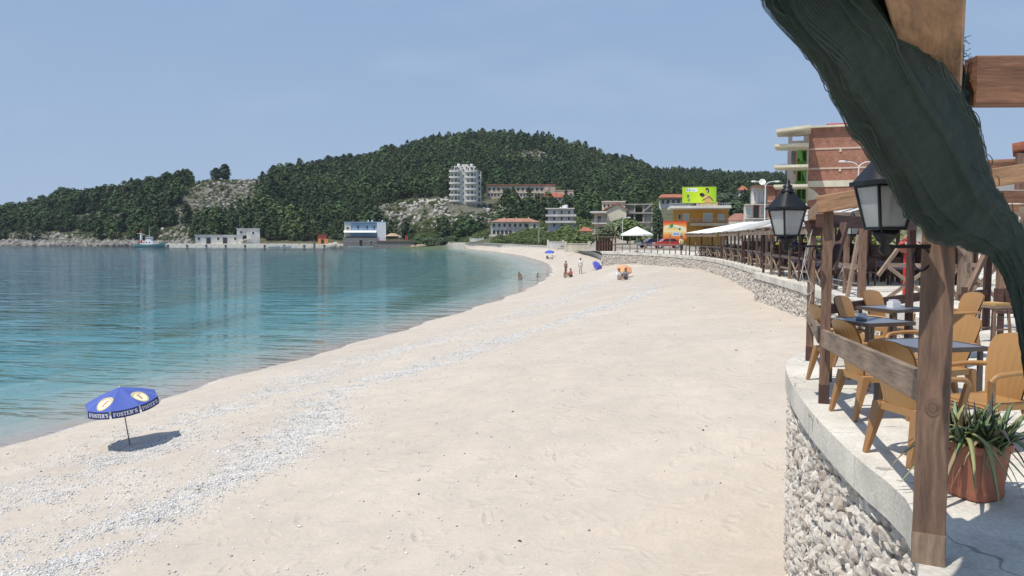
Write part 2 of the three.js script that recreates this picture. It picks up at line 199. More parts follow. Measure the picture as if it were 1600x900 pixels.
{
  const NU = 240, NA = 90; // NA columns under water
  const cols = []; for (let i = 0; i <= NA; i++) { const k = 1 - i / NA; cols.push(-Math.pow(k, 2) * 75); } for (let i = 1; i <= NU - NA; i++) cols.push(i / (NU - NA));
  const g = grid(NU, rowsD.length - 1, (u, v, i, j) => { const d = rowsD[j], xs = shoreX(d); const c = cols[i], x = c <= 0 ? xs + c * (1 + smooth(100, 300, d)) : xs + c * (edgeX(d) - xs) * 1.04; return v3(x, sandH(x, d), -d); }, (u, v, p) => [p.x, -p.z]);
  const p = g.attributes.position, col = new Float32Array(p.count * 3);
  const sand = [0.60, 0.533, 0.457], peb = [0.63, 0.595, 0.545], grass = [0.09, 0.125, 0.055], bed = [0.345, 0.345, 0.31], wet = [0.40, 0.325, 0.275];
  for (let i = 0; i < p.count; i++) {
    const x = p.getX(i), y = p.getY(i), d = -p.getZ(i), xs = shoreX(d), s = x - xs; let c;
    const m = fbm(x * 0.5, d * 0.5, 4, 88), big = fbm(x * 0.06, d * 0.06, 3, 90);
    if (s < 0) { const w = smooth(0.53, 0.66, fbm(x * 0.055, d * 0.03, 4, 95) + 0.10 * smooth(45, 80, -s) + 0.24 * smooth(40, 105, d) + 0.12 * smooth(105, 200, d)) * smooth(4, 12, -s); c = bed.map((v, k) => lerp(v * (0.9 + 0.25 * m), grass[k], w)); const e = smooth(1.5, 0.1, -s); c = c.map((v, k) => lerp(v, wet[k], e)); }
    else { const q = shingle(x, d); c = sand.map((v, k) => lerp(v * (0.93 + 0.16 * (m - 0.5) + 0.14 * big), peb[k] * (0.85 + 0.35 * m), q * 0.75)); const e = 1 - smooth(0.05, 0.3, s + (m - 0.5) * 0.3), f = Math.exp(-Math.pow((s - 0.3 - (m - 0.5) * 0.25) / 0.13, 2)) * smooth(0.3, 0.5, m); c = c.map((v, k) => lerp(lerp(v, wet[k] * (0.9 + 0.3 * m), e * 0.6), [0.68, 0.65, 0.6][k], f * 0.8)); }
    col.set(c, i * 3);
  }
  g.setAttribute('color', new THREE.BufferAttribute(col, 3));
  structure('beach', g, mat(0xffffff, 0.95, { vertexColors: true, map: rep(sandTex, 0.31, 0.29), bumpMap: rep(sandBump, 0.125, 0.118, 0.4), bumpScale: 0.075 }));
  // shingle: loose stones, far too many to count
  const stones = [lump(1, 1, 0.55, 0.8, 0, 0.25), lump(2, 1, 0.6, 1.1, 0, 0.25)], lists = [[], []], cols2 = [[], []], rr = RNG(11);
  let tries = 0; while (lists[0].length + lists[1].length < 95000 && tries++ < 2200000) {
    const d = 10 + Math.pow(rr(), 1.6) * 60, xs = shoreX(d), x = xs + 0.05 + rr() * 16; const q = shingle(x, d); if (rr() > Math.pow(q, 1.4) + 0.006) continue;
    const s = 0.008 + 0.016 * Math.pow(rr(), 2) + (rr() < 0.01 ? 0.015 : 0), k = rr() < 0.5 ? 0 : 1; lists[k].push(M4(x, sandH(x, d) + s * 0.25, -d, rr() * 0.6, rr() * 6.3, rr() * 0.6, s));
    const b = rr() < 0.1 ? 0.25 + rr() * 0.2 : 0.46 + 0.28 * rr(); cols2[k].push(lin(b, b * (0.97 + 0.02 * rr()), b * (0.92 + 0.06 * rr())));
  }
  const sh = new THREE.Group(); sh.name = 'shingle'; sh.userData = { kind: 'stuff', label: 'bands of pale loose pebbles on the sand', category: 'pebbles' }; scene.add(sh);
  lists.forEach((l, k) => { instanced('pebbles', stones[k], mat([1, 1, 1], 0.9), l, sh, cols2[k]); });
  const bits = [[], []]; const bc = [[], []];
  for (let i = 0; i < 700; i++) { const d = 11 + Math.pow(rr(), 1.5) * 75, xs = shoreX(d), x = lerp(xs + 1, edgeX(d) - 0.5, rr()); const s = 0.008 + 0.018 * Math.pow(rr(), 4), k = rr() < 0.5 ? 0 : 1; bits[k].push(M4(x, sandH(x, d) + s * 0.3, -d, 0, rr() * 6.3, 0, s * (1 + rr()), s, s)); bc[k].push(rr() < 0.45 ? lin(0.08, 0.06, 0.05) : lin(0.7, 0.68, 0.64)); }
  const lt = new THREE.Group(); lt.name = 'beach_litter'; lt.userData = { kind: 'stuff', label: 'scattered weed scraps and shell bits on the sand', category: 'litter' }; scene.add(lt);
  bits.forEach((l, k) => instanced('scraps', stones[k], mat([1, 1, 1], 0.95), l, lt, bc[k]));
}
// sea: the surface, and below it thin levels of the water body that tint and scatter the light that goes down and comes back
{
  const N = 1024, T = 48; // metres a tile
  const waves = []; const rr = RNG(31);
  for (let i = 0; i < 64; i++) { const ky = Math.round(lerp(6, 150, Math.pow(rr(), 1.7))) * (rr() < 0.2 ? -1 : 1), kx = Math.round(ky * (rr() - 0.38) * 0.6 + (rr() - 0.5) * 8); const k = Math.hypot(kx, ky); waves.push([kx, ky, 1 / Math.pow(k, 1.05), rr() * 6.28]); }
  const h = new Float32Array(N * N); let lo = 1e9, hi = -1e9;
  const S = new Float32Array(4096); for (let i = 0; i < 4096; i++) S[i] = Math.sin(i / 4096 * 2 * Math.PI);
  for (let j = 0; j < N; j++) for (let i = 0; i < N; i++) { let t = 0; const pat = 0.25 + 1.3 * smooth(0.38, 0.66, fbm(i / N * 3, j / N * 14, 3, 44, 3, 14)); for (const [kx, ky, a, ph] of waves) { const q = (kx * i / N + ky * j / N + ph) * 4096; const s = S[((q | 0) % 4096 + 4096) % 4096]; t += a * (Math.hypot(kx, ky) > 22 ? pat : 1) * (1 - Math.abs(s)) * 1.6; t += 0.3 * a * s; } h[j * N + i] = t; lo = Math.min(lo, t); hi = Math.max(hi, t); }
  const d = new Uint8Array(N * N * 4), K = SEA_BUMP / (hi - lo) / (2 * T / N); for (let j = 0; j < N; j++) for (let i = 0; i < N; i++) { const gx = (h[j * N + (i + 1) % N] - h[j * N + (i + N - 1) % N]) * K, gy = (h[((j + 1) % N) * N + i] - h[((j + N - 1) % N) * N + i]) * K, l = Math.hypot(gx, gy, 1); d.set([(-gx / l * 0.5 + 0.5) * 255, (-gy / l * 0.5 + 0.5) * 255, (1 / l * 0.5 + 0.5) * 255, 255], (j * N + i) * 4); }
  const wt = new THREE.DataTexture(d, N, N); wt.wrapS = wt.wrapT = THREE.RepeatWrapping; wt.magFilter = wt.minFilter = THREE.LinearFilter; wt.needsUpdate = true;
  const wb = rep(wt, 1 / T, 1 / T, -0.12);
  const sheet = (y, x1 = 130) => { const xs = [-2600, -1200, -500, -200, -100, -60, -30, 0, 40, x1], ds = [-300, 0, 20, 40, 80, 150, 300, 600, 1500, 2600]; return grid(9, 9, (u, v, i, j) => v3(xs[i], y, -ds[j])); };
  const sea = structure('sea', sheet(0), mat([0.97, 0.99, 1.0], 0.04, { physical: true, transmission: 1, thickness: 0, ior: 1.333, specularIntensity: 0.72, normalMap: wb }));
  // the water's own colour, level by level
  for (const [y, c, tr] of SEA_LEVELS) structure('water_body', sheet(y), mat(c, 0.0, { physical: true, transmission: tr, thickness: 0, ior: 1.01, specularIntensity: 0 }), sea);
  structure('seabed', grid(1, 1, (u, v) => v3(lerp(-2600, 60, u), -7.5, -lerp(-300, 2600, v))), mat([0.045, 0.065, 0.06], 1));
}
// hills: ground levels along bearings, [metres away, frame row] or [metres away, null, height]
const hillCols = [
  [-900, [[560, null, -3], [700, null, -2], [1200, null, -4]]],
  [-320, [[560, null, -2], [620, null, 3], [700, null, 4], [900, null, -2]]],
  [-120, [[545, null, -1], [560, 376], [620, 362], [700, 352], [850, null, 2]]],
  [0, [[532, null, -1], [545, 378], [600, 356], [660, 342], [780, 352], [900, null, 4]]],
  [130, [[522, null, -1], [534, 378], [580, 350], [650, 318], [780, 330], [900, 350]]],
  [230, [[505, null, -1], [516, 378], [560, 342], [630, 302], [780, 320], [950, 340]]],
  [300, [[485, null, -1], [497, 377], [535, 345], [610, 290], [680, 288], [850, 310], [1000, 330]]],
  [345, [[475, null, -1], [490, 376], [530, 340], [600, 289], [650, 281], [850, 300], [1000, 320]]],
  [400, [[468, null, -1], [484, 377], [525, 342], [600, 294], [660, 281], [850, 292], [1000, 310]]],
  [450, [[462, null, -1], [482, 376], [530, 340], [600, 304], [690, 279], [850, 285], [1000, 300]]],
  [540, [[455, null, -1], [478, 376], [520, 345], [620, 300], [770, 261], [950, 270], [1200, 290]]],
  [620, [[448, null, -1], [458, 379], [475, 352], [500, 322], [600, 296], [790, 242], [1000, 255], [1250, 280]]],
  [700, [[430, null, 1], [448, 378], [464, 348], [482, 317], [510, 314], [570, 304], [840, 223], [1050, 235], [1300, 260]]],
  [780, [[306, null, 2.9], [340, 380], [382, 368], [425, 364], [450, 350], [475, 330], [530, 318], [605, 311.5], [840, 218], [1100, 235], [1350, 260]]],
  [850, [[250, null, 2.9], [300, 376], [340, 363], [380, 359], [470, 345], [540, 322], [605, 312], [840, 222], [1100, 240], [1350, 265]]],
  [900, [[175, null, 2.9], [260, 376], [320, 366], [345, 361], [420, 352], [560, 322], [605, 312], [850, 238], [1100, 250], [1400, 262]]],
  [950, [[92, null, 3.85], [200, null, 4.2], [300, 371], [420, 352], [600, 312], [850, 256], [1100, 262], [1500, 270]]],
  [1050, [[80, null, 3.85], [200, null, 4.4], [270, 366], [340, 325], [450, 318], [640, 294], [1000, 282], [1450, 272], [1700, 276]]],
  [1200, [[70, null, 3.85], [150, null, 4.2], [300, 366], [430, 328], [520, 306], [800, 296], [1300, 280], [1700, 285]]],
  [1400, [[60, null, 3.85], [120, null, 4.2], [300, 362], [500, 330], [800, 300], [1300, 275], [1700, 285]]],
  [2100, [[40, null, 3.85], [120, null, 4.2], [300, 358], [500, 320], [800, 290], [1300, 270], [1700, 285]]],
];
const colH = (c, d) => curve(c[1].map(([q, py, h]) => [q, py === null ? h : heightAt(py, q)]), d);
function hillH(px, d) { let i = 1; while (i < hillCols.length - 1 && px > hillCols[i][0]) i++; const a = hillCols[i - 1], b = hillCols[i]; const t = clamp((px - a[0]) / (b[0] - a[0])); const h = lerp(colH(a, d), colH(b, d), t * t * (3 - 2 * t)); const n = (fbm(px * d * 3e-5, d * 0.03, 4, 120) - 0.5); return h + n * clamp((h - 3) * 0.14, 0, 9); }
const hillStart = px => { let i = 1; while (i < hillCols.length - 1 && px > hillCols[i][0]) i++; const a = hillCols[i - 1], b = hillCols[i]; return lerp(a[1][0][0], b[1][0][0], clamp((px - a[0]) / (b[0] - a[0]))); };
const hillPt = (px, d) => v3((px - 800) / FOCAL * d, hillH(px, d), -d);
const rowOf = (px, d, h) => { const y = (h - EYE) / d; const a = Math.atan(y) + PITCH; return 450 - FOCAL * Math.tan(a); };
// bare rock on the slopes: [px, row, rx, ry, amount]
const rockPatches = [[345, 312, 62, 30, 1], [300, 335, 40, 16, 0.8], [390, 287, 40, 10, 1], [690, 336, 105, 26, 1], [640, 345, 40, 25, 0.8], [832, 248, 26, 13, 0.7], [160, 345, 45, 12, 0.6], [275, 368, 30, 14, 0.9], [100, 370, 130, 7, 0.6], [590, 313, 30, 5, 0.7]];
const rockiness = (px, py) => { let r = 0; for (const [x, y, a, b, k] of rockPatches) r = Math.max(r, k * smooth(1.25, 0.6, Math.hypot((px - x) / a, (py - y) / b))); return r; };
{
  const NC = 420, NR = 150;
  const g = grid(NC, NR, (u, v) => { const px = lerp(-900, 2100, u), d0 = hillStart(px), d = lerp(d0, 1750, Math.pow(v, 1.7)); return hillPt(px, d); }, (u, v, p) => [p.x, -p.z]);
  const p = g.attributes.position, col = new Float32Array(p.count * 3);
  for (let i = 0; i < p.count; i++) { const d = -p.getZ(i), px = 800 + p.getX(i) / d * FOCAL, y = p.getY(i), k = rockiness(px, rowOf(px, d, y)), n = fbm(p.getX(i) * 0.12, d * 0.12, 4, 130), flat = smooth(8, 4.5, y) * smooth(860, 920, px);
    const soil = [0.085 + 0.05 * n, 0.095 + 0.035 * n, 0.05 + 0.02 * n], rock = [0.12 + 0.09 * n, 0.12 + 0.088 * n, 0.095 + 0.07 * n], pave = [0.42, 0.39, 0.35]; const shore = smooth(2.8, 1.2, y) * smooth(650, 560, px);
    col.set(soil.map((v, q) => lerp(lerp(v, rock[q], Math.max(k * smooth(0.3, 0.55, n + 0.15), shore)), pave[q] * (0.8 + 0.4 * n), flat)), i * 3); }
  g.setAttribute('color', new THREE.BufferAttribute(col, 3));
  structure('hill_terrain', g, mat(0xffffff, 0.95, { vertexColors: true, map: rep(stoneTex, 0.08) }));
}
// ---------------------------------------------------------------- woods
function crownGeo(seed, n, shape, leaf) { // many small leaf faces through a crown of unit height; shape(t) -> radius at height t
  const r = RNG(seed), P = [], N = [];
  const lobes = Array.from({ length: 9 }, () => [r(), r() * 6.28, 0.25 + 0.5 * r()]);
  for (let i = 0; i < n; i++) {
    const t = Math.pow(r(), 0.85), a = r() * 6.283; let rad = shape(t); for (const [lt, la, lk] of lobes) { const q = Math.cos(a - la) * Math.exp(-Math.pow((t - lt) / 0.18, 2)); rad *= 1 + 0.35 * lk * q; }
    const k = rad * Math.pow(r(), 0.4), c = v3(Math.cos(a) * k, t + (r() - 0.5) * 0.06, Math.sin(a) * k);
    const nn = v3(Math.cos(a) * (0.4 + k), 0.55 + (t - 0.5) * 0.8, Math.sin(a) * (0.4 + k)).add(v3(r() - 0.5, r() - 0.5, r() - 0.5).multiplyScalar(0.9)).normalize();
    const s = leaf * (0.6 + 0.8 * r()), u = v3(r() - 0.5, r() - 0.5, r() - 0.5).cross(nn).normalize(), w = nn.clone().cross(u);
    const A = c.clone().addScaledVector(u, s), B = c.clone().addScaledVector(w, s * 0.8), C = c.clone().addScaledVector(u, -s * 0.9), D = c.clone().addScaledVector(w, -s * 0.7);
    for (const X of [A, B, C, A, C, D]) { P.push(X.x, X.y, X.z); N.push(nn.x, nn.y, nn.z); }
  }
  const g = new THREE.BufferGeometry(); g.setAttribute('position', new THREE.Float32BufferAttribute(P, 3)); g.setAttribute('normal', new THREE.Float32BufferAttribute(N, 3)); return g;
}
const pineShape = t => 0.36 * Math.pow(Math.sin(Math.PI * clamp(t * 0.86 + 0.1)), 0.7) * (1 - 0.25 * t);
const coneShape = t => 0.30 * Math.pow(1 - t, 0.75) + 0.02;
const roundShape = t => 0.5 * Math.sqrt(clamp(1 - Math.pow(2 * t - 1, 2)));
const clearings = [];  // [px0, px1, d0, d1] kept free for houses
const leafMat = c => mat(c, 0.9, { side: THREE.DoubleSide });
const forestMats = [leafMat([0.046, 0.082, 0.026]), leafMat([0.052, 0.092, 0.028]), leafMat([0.060, 0.092, 0.030])];
function plantForest() {
  const geos = [crownGeo(1, 240, pineShape, 0.062), crownGeo(2, 220, coneShape, 0.058), crownGeo(3, 220, roundShape, 0.078)];
  const trunk = cyl(0.02, 0.012, 0.7, 0, -0.35, 0, 5);
  const lists = [[], [], []], cols = [[], [], []], tl = []; const rr = RNG(77); const rocks = [], rcol = [];
  for (let d = 440; d < 1650; d += 4.3 + Math.max(0, d - 700) * 0.006) {
    const step = (4.6 + Math.max(0, d - 700) * 0.007) * FOCAL / d;
    for (let px = -420; px < 1760; px += step) {
      const x = px + (rr() - 0.5) * step * 1.3, dd = d + (rr() - 0.5) * 5.5; if (dd < hillStart(x) + 13) continue;
      const h = hillH(x, dd); if (h < 2.2) continue; const py = rowOf(x, dd, h); const rk = rockiness(x, py), n = fbm(x * dd * 1e-4, dd * 0.07, 3, 140);
      let keep = 1 - 0.5 * rk; if (x > 860) keep = Math.min(keep, dd < 430 ? 0.35 : 0.85); if (n < 0.34) keep *= 0.55; if (rr() > keep) continue;
      if (clearings.some(c => x > c[0] && x < c[1] && dd > c[2] && dd < c[3])) continue;
      let k = rr() < (x > 1010 ? 0.2 : 0.62) ? 0 : rr() < 0.45 ? 1 : 2; let H = k === 2 ? 3.4 + 3 * rr() : 5.6 + 7.5 * Math.pow(rr(), 1.6) * (0.5 + n) + (x < 460 ? 1.2 : 0); if (rk > 0.3) { k = 2; H = 1.3 + 2.6 * rr() * rr(); } if (x > 1010 && dd < 800) H *= 0.8;
      const w = H * (0.9 + 0.45 * rr()); lists[k].push(M4((x - 800) / FOCAL * dd, h + (k === 2 ? -0.15 : 0.10) * H, -dd, (rr() - 0.5) * 0.12, rr() * 6.28, (rr() - 0.5) * 0.12, w, H * 0.92, w));
      const big = fbm(x * dd * 2.2e-5 + 9, dd * 0.016, 3, 145), b = (0.5 + 0.8 * rr() * (0.55 + n)) * (0.55 + 0.95 * big), y = 0.82 + 0.3 * rr() + 0.5 * (big - 0.4); cols[k].push(lin(b * y, b, b * (0.85 + 0.2 * rr()))); if (k < 2) tl.push(M4((x - 800) / FOCAL * dd, h + 0.08 * H, -dd, 0, 0, 0, H));
    }
  }
  // low scrub on the bare rock
  for (let i = 0; i < 40000; i++) { const px = lerp(90, 860, rr()), d = lerp(hillStart(px) + 12, 900, rr()), h = hillH(px, d); if (h < 2.5) continue; const rk = rockiness(px, rowOf(px, d, h)); if (rk < 0.25 || rr() > 0.75 * smooth(0.38, 0.58, fbm(px * d * 1.5e-4, d * 0.09, 3, 170))) continue; if (clearings.some(c => px > c[0] && px < c[1] && d > c[2] && d < c[3])) continue; const H = 0.7 + 1.9 * rr() * rr(); lists[2].push(M4((px - 800) / FOCAL * d, h - 0.25 * H, -d, 0, rr() * 6.28, 0, H * 1.5, H, H * 1.5)); const b = 0.8 + 0.8 * rr(); cols[2].push(lin(b * 1.15, b * 1.02, b * 0.85)); }
  // scrub on the low ground between the houses and behind the promenade
  for (let i = 0; i < 9000; i++) { const px = lerp(640, 1300, rr()), d0 = hillStart(px), d = lerp(d0 + 8, 470, rr()); if (d < d0 + 6 || px > 900 && d < 190) continue; if (clearings.some(c => px > c[0] && px < c[1] && d > c[2] && d < c[3])) continue; const h = hillH(px, d), n = fbm(px * d * 2e-4, d * 0.06, 3, 160); if (h < 2.5 || n < 0.45 || rockiness(px, rowOf(px, d, h)) > 0.6 && rr() < 0.6) continue; const H = 1.1 + 2.2 * rr() * rr() + (px > 880 && rr() < 0.12 ? 2.5 : 0); lists[2].push(M4((px - 800) / FOCAL * d, h - 0.2 * H, -d, 0, rr() * 6.28, 0, H * 1.5, H, H * 1.5)); const b = 0.9 + 0.8 * rr(); cols[2].push(lin(b * 1.1, b, b * 0.8)); }
  const f = new THREE.Group(); f.name = 'pine_forest'; f.userData = { kind: 'stuff', label: 'dense dark green pine wood covering the hill and headland', category: 'forest' }; scene.add(f);
  geos.forEach((g, k) => instanced(['pines', 'conifers', 'shrubs'][k], g, forestMats[k], lists[k], f, cols[k]));
  instanced('trunks', trunk, mat([0.09, 0.06, 0.045], 0.9), tl, f);
  // limestone on the bare slopes and along the shore
  for (let i = 0; i < 80000; i++) { const px = lerp(-300, 900, rr()), d0 = hillStart(px), d = lerp(d0, 900, Math.pow(rr(), 1.5)); const h = hillH(px, d); if (h < -0.6) continue; const py = rowOf(px, d, h), rk = rockiness(px, py), shore = px < 640 ? smooth(3.2, 1.6, h) * smooth(-0.8, 0, h) : 0; if (rr() > Math.max((px > 560 ? 0.85 : 0.5) * rk * smooth(0.4, 0.6, fbm(px * 0.1, d * 0.08, 3, 150) + 0.1), shore * (px < 235 ? 1.0 : 0.3))) continue; if (clearings.some(c => px > c[0] && px < c[1] && d > c[2] && d < c[3])) continue; const s = (0.4 + 1.25 * Math.pow(rr(), 2.4)) * (shore > 0.3 ? 1.3 : 0.95); rocks.push(M4((px - 800) / FOCAL * d, h + s * 0.15, -d, rr() * 3, rr() * 6, rr() * 3, s, s * (0.6 + 0.5 * rr()), s)); const b = (0.15 + 0.2 * rr()) * (shore > 0.3 ? 0.85 : px > 560 ? 1.45 : 1.1); rcol.push(lin(b * 1.04, b * (0.97 + 0.02 * rr()), b * 0.88)); }
  const rg = instanced('limestone_rocks', lump(5, 1, 0.8, 0.9, 1, 0.3), mat([1, 1, 1], 0.95), rocks, scene, rcol); rg.userData = { kind: 'stuff', label: 'pale limestone rocks strewn over the bare slopes and shore', category: 'rocks' };
}
function tree(name, label, px, d, H, W, shape, c, seed, group, n = 520, leaf = 0.075, base) {
  const p = base || hillPt(px, d); const o = thing(name, label, 'tree', p, 0, group); const r = RNG(seed);
  const T = [bar2(v3(0, -0.6, 0), v3(0.03 * H, H * 0.45, 0), 0.035 * H, 0.02 * H)]; for (let i = 0; i < 7; i++) { const a = r() * 6.28, y = H * (0.25 + 0.3 * r()); T.push(bar2(v3(0.015 * H, y, 0), v3(Math.cos(a) * W * 0.35, y + H * (0.15 + 0.2 * r()), Math.sin(a) * W * 0.35), 0.014 * H, 0.006 * H)); }
  mesh('trunk', T, mat([0.10, 0.07, 0.05], 0.9), o);
  const g = crownGeo(seed, n, shape, leaf); g.scale(W, H * 0.85, W); g.translate(0, H * 0.15, 0); mesh('crown', g, leafMat(c), o); return o;
}
function bar2(p, q, r0, r1) { const d = q.clone().sub(p), L = d.length(); const g = new THREE.CylinderGeometry(r1, r0, L, 7); g.translate(0, L / 2, 0); g.applyQuaternion(new THREE.Quaternion().setFromUnitVectors(v3(0, 1, 0), d.normalize())); g.translate(p.x, p.y, p.z); return clean(g); }
{
  const g = 'tall pines standing out on the ridge';
  tree('pine_tree', 'lone dark cone-shaped pine on the saddle left of the big hill', 430, 668, 13, 11, coneShape, [0.034, 0.055, 0.032], 201, g);
  tree('pine_tree', 'tall spreading pine on the ridge, second right of the lone cone-shaped pine', 456, 690, 13, 14, pineShape, [0.036, 0.058, 0.03], 202, g);
  tree('pine_tree', 'highest pine of the clump at the left foot of the big hill', 470, 692, 16, 13, pineShape, [0.036, 0.058, 0.03], 203, g);
  tree('pine_tree', 'broad tall pine at the top of the bare rocky slope', 355, 655, 14, 17, pineShape, [0.033, 0.055, 0.03], 204, g);
  tree('pine_tree', 'bushy pine just left of the broad pine above the rocky slope', 340, 650, 11, 14, pineShape, [0.036, 0.06, 0.033], 205, g);
  tree('pine_tree', 'pointed pine on the headland skyline between hill crest and left tip', 205, 632, 11, 11, pineShape, [0.036, 0.06, 0.033], 206, g);
  tree('pine_tree', 'spire-like pine on the right shoulder of the big hill', 985, 880, 16, 13, coneShape, [0.04, 0.062, 0.034], 207, g);
  tree('pine_tree', 'slim pine below the spire-like one on the hill right shoulder', 1003, 900, 13, 11, coneShape, [0.04, 0.062, 0.034], 208, g);
  const gd = (px, d, h) => v3((px - 800) / FOCAL * d, h, -d);
  tree('leafy_tree', 'bright green leafy tree in front of the cream gabled house', 980, 172, 5.6, 8.6, roundShape, [0.10, 0.15, 0.045], 211, undefined, 1500, 0.045, gd(980, 172, 4.2));
  tree('leafy_tree', 'dark narrow cypress-like tree between grey shell and orange building', 1026, 180, 8.2, 4.4, pineShape, [0.04, 0.072, 0.038], 212, undefined, 1000, 0.05, gd(1026, 180, 4.2));
  tree('leafy_tree', 'low olive tree beside the cream gabled house balcony', 952, 168, 4.0, 4.8, roundShape, [0.09, 0.115, 0.055], 213, undefined, 800, 0.06, gd(946, 168, 4.1));
  tree('leafy_tree', 'round green tree on the slope right of the billboard', 1148, 330, 9, 13, roundShape, [0.06, 0.092, 0.04], 214, undefined, 900, 0.06);
  tree('leafy_tree', 'grey-green tree behind the red-roofed shed by the street', 1128, 360, 9, 13, roundShape, [0.055, 0.085, 0.045], 215, undefined, 900, 0.06);
  for (const [px, d, H, i, l] of [[672, 420, 5, 0, 'round green bush at the left end of the far sand'], [690, 410, 4.4, 1, 'spreading green bush beside the far boat ramp'], [655, 440, 5.6, 2, 'dark green bush below the rock cliff by the deck'], [705, 425, 5, 3, 'pale green bush under the rock cliff, rightmost of four']]) tree('green_bush', l, px, d, H, H * 2.1, roundShape, [0.065, 0.1, 0.042], 220 + i, 'bushes below the rock cliff', 600, 0.07);
}
// ---------------------------------------------------------------- far buildings
// a site faces the camera side of the bay; its own x runs right, y up, z towards the bay; numbers are frame units times s = metres
function site(name, label, category, px, py, d, turn = 0, group) {
  const p = at(px, py, d), o = thing(name, label, category, p, -Math.atan2(p.x, d) + turn, group); o.s = d / FOCAL; clearings.push([px - 20, px + 20, d - 4, d + 4]); return o;
}
const clear = (a, b, c, d) => clearings.push([a, b, c, d]);
// block in frame units: x0..x1 right, y0..y1 up, depth in metres from z0 (front) back to z1
function block(o, name, x0, x1, y0, y1, z0, z1, m) { const s = o.s; return mesh(name, bx(x0 * s, x1 * s, y0 * s, y1 * s, Math.min(z0, z1), Math.max(z0, z1)), m, o); }
function windowAt(o, x, y, w, h, z, pane = Mt.glass, frame = Mt.frame, name = 'window') {
  const s = o.s, X = x * s, Y = y * s, W = w * s / 2, H = h * s / 2, t = Math.max(0.07, 0.08 * w * s), g = [bx(X - W - t, X - W, Y - H - t, Y + H + t, z - 0.1, z + 0.09), bx(X + W, X + W + t, Y - H - t, Y + H + t, z - 0.1, z + 0.09), bx(X - W, X + W, Y + H, Y + H + t, z - 0.1, z + 0.09), bx(X - W - t * 0.8, X + W + t * 0.8, Y - H - t, Y - H, z - 0.1, z + 0.16)];
  const f = mesh(name, g, frame, o); mesh('pane', bx(X - W, X + W, Y - H, Y + H, z - 0.05, z + 0.03), pane, f); return f;
}
function windowSide(o, zc, y, w, h, xFace, dir, pane = Mt.glass, frame = Mt.frame) { // in a side wall; metres
  const t = 0.08, g = [bx(xFace - 0.09, xFace + 0.09, y - h / 2 - t, y + h / 2 + t, zc - w / 2 - t, zc - w / 2), bx(xFace - 0.09, xFace + 0.09, y - h / 2 - t, y + h / 2 + t, zc + w / 2, zc + w / 2 + t), bx(xFace - 0.09, xFace + 0.09, y + h / 2, y + h / 2 + t, zc - w / 2, zc + w / 2), bx(xFace - 0.12, xFace + 0.12, y - h / 2 - t, y - h / 2, zc - w / 2, zc + w / 2)];
  const f = mesh('window', g, frame, o); mesh('pane', bx(xFace - 0.04, xFace + 0.04, y - h / 2, y + h / 2, zc - w / 2, zc + w / 2), pane, f);
}
function hip(x0, x1, y0, y1, z0, z1, r) { // hipped roof solid in metres with eaves, ridge shortened by r
  const zc = (z0 + z1) / 2, V = [[x0, y0, z0], [x1, y0, z0], [x1, y0, z1], [x0, y0, z1], [x0 + r, y1, zc], [x1 - r, y1, zc]], F = [[0, 1, 5], [0, 5, 4], [1, 2, 5], [2, 3, 4], [2, 4, 5], [3, 0, 4], [0, 2, 1], [0, 3, 2]];
  const P = [], U = []; for (const f of F) for (const k of f) { P.push(...V[k]); U.push(V[k][0], V[k][2] + V[k][1]); }
  const g = new THREE.BufferGeometry(); g.setAttribute('position', new THREE.Float32BufferAttribute(P, 3)); g.setAttribute('uv', new THREE.Float32BufferAttribute(U, 2)); 
  // z0 may be front (larger z): orient outward
  g.computeVertexNormals(); const n = g.attributes.normal, p = g.attributes.position; if (n.getY(0) < 0) { const a = p.array; for (let i = 0; i < a.length / 9; i++) for (let k = 0; k < 3; k++) { const t = a[i * 9 + 3 + k]; a[i * 9 + 3 + k] = a[i * 9 + 6 + k]; a[i * 9 + 6 + k] = t; } g.computeVertexNormals(); }
  return g;
}
function railing(o, x0, x1, y, h, z, n, m = Mt.metal) { const s = o.s, g = [bx(x0 * s, x1 * s, (y + h) * s - 0.06, (y + h) * s, z - 0.04, z + 0.04)]; for (let i = 0; i <= n; i++) { const x = lerp(x0, x1, i / n) * s; g.push(bx(x - 0.03, x + 0.03, y * s, (y + h) * s - 0.06, z - 0.03, z + 0.03)); } return mesh('railing', g, m, o); }
function footing(o, x0, x1, z0, z1, m = Mt.grey, deep = 12) { const s = o.s; mesh('foundation', bx(x0 * s + 0.02, x1 * s - 0.02, -deep, -0.01, Math.min(z0, z1) + 0.02, Math.max(z0, z1) - 0.02), m, o); }

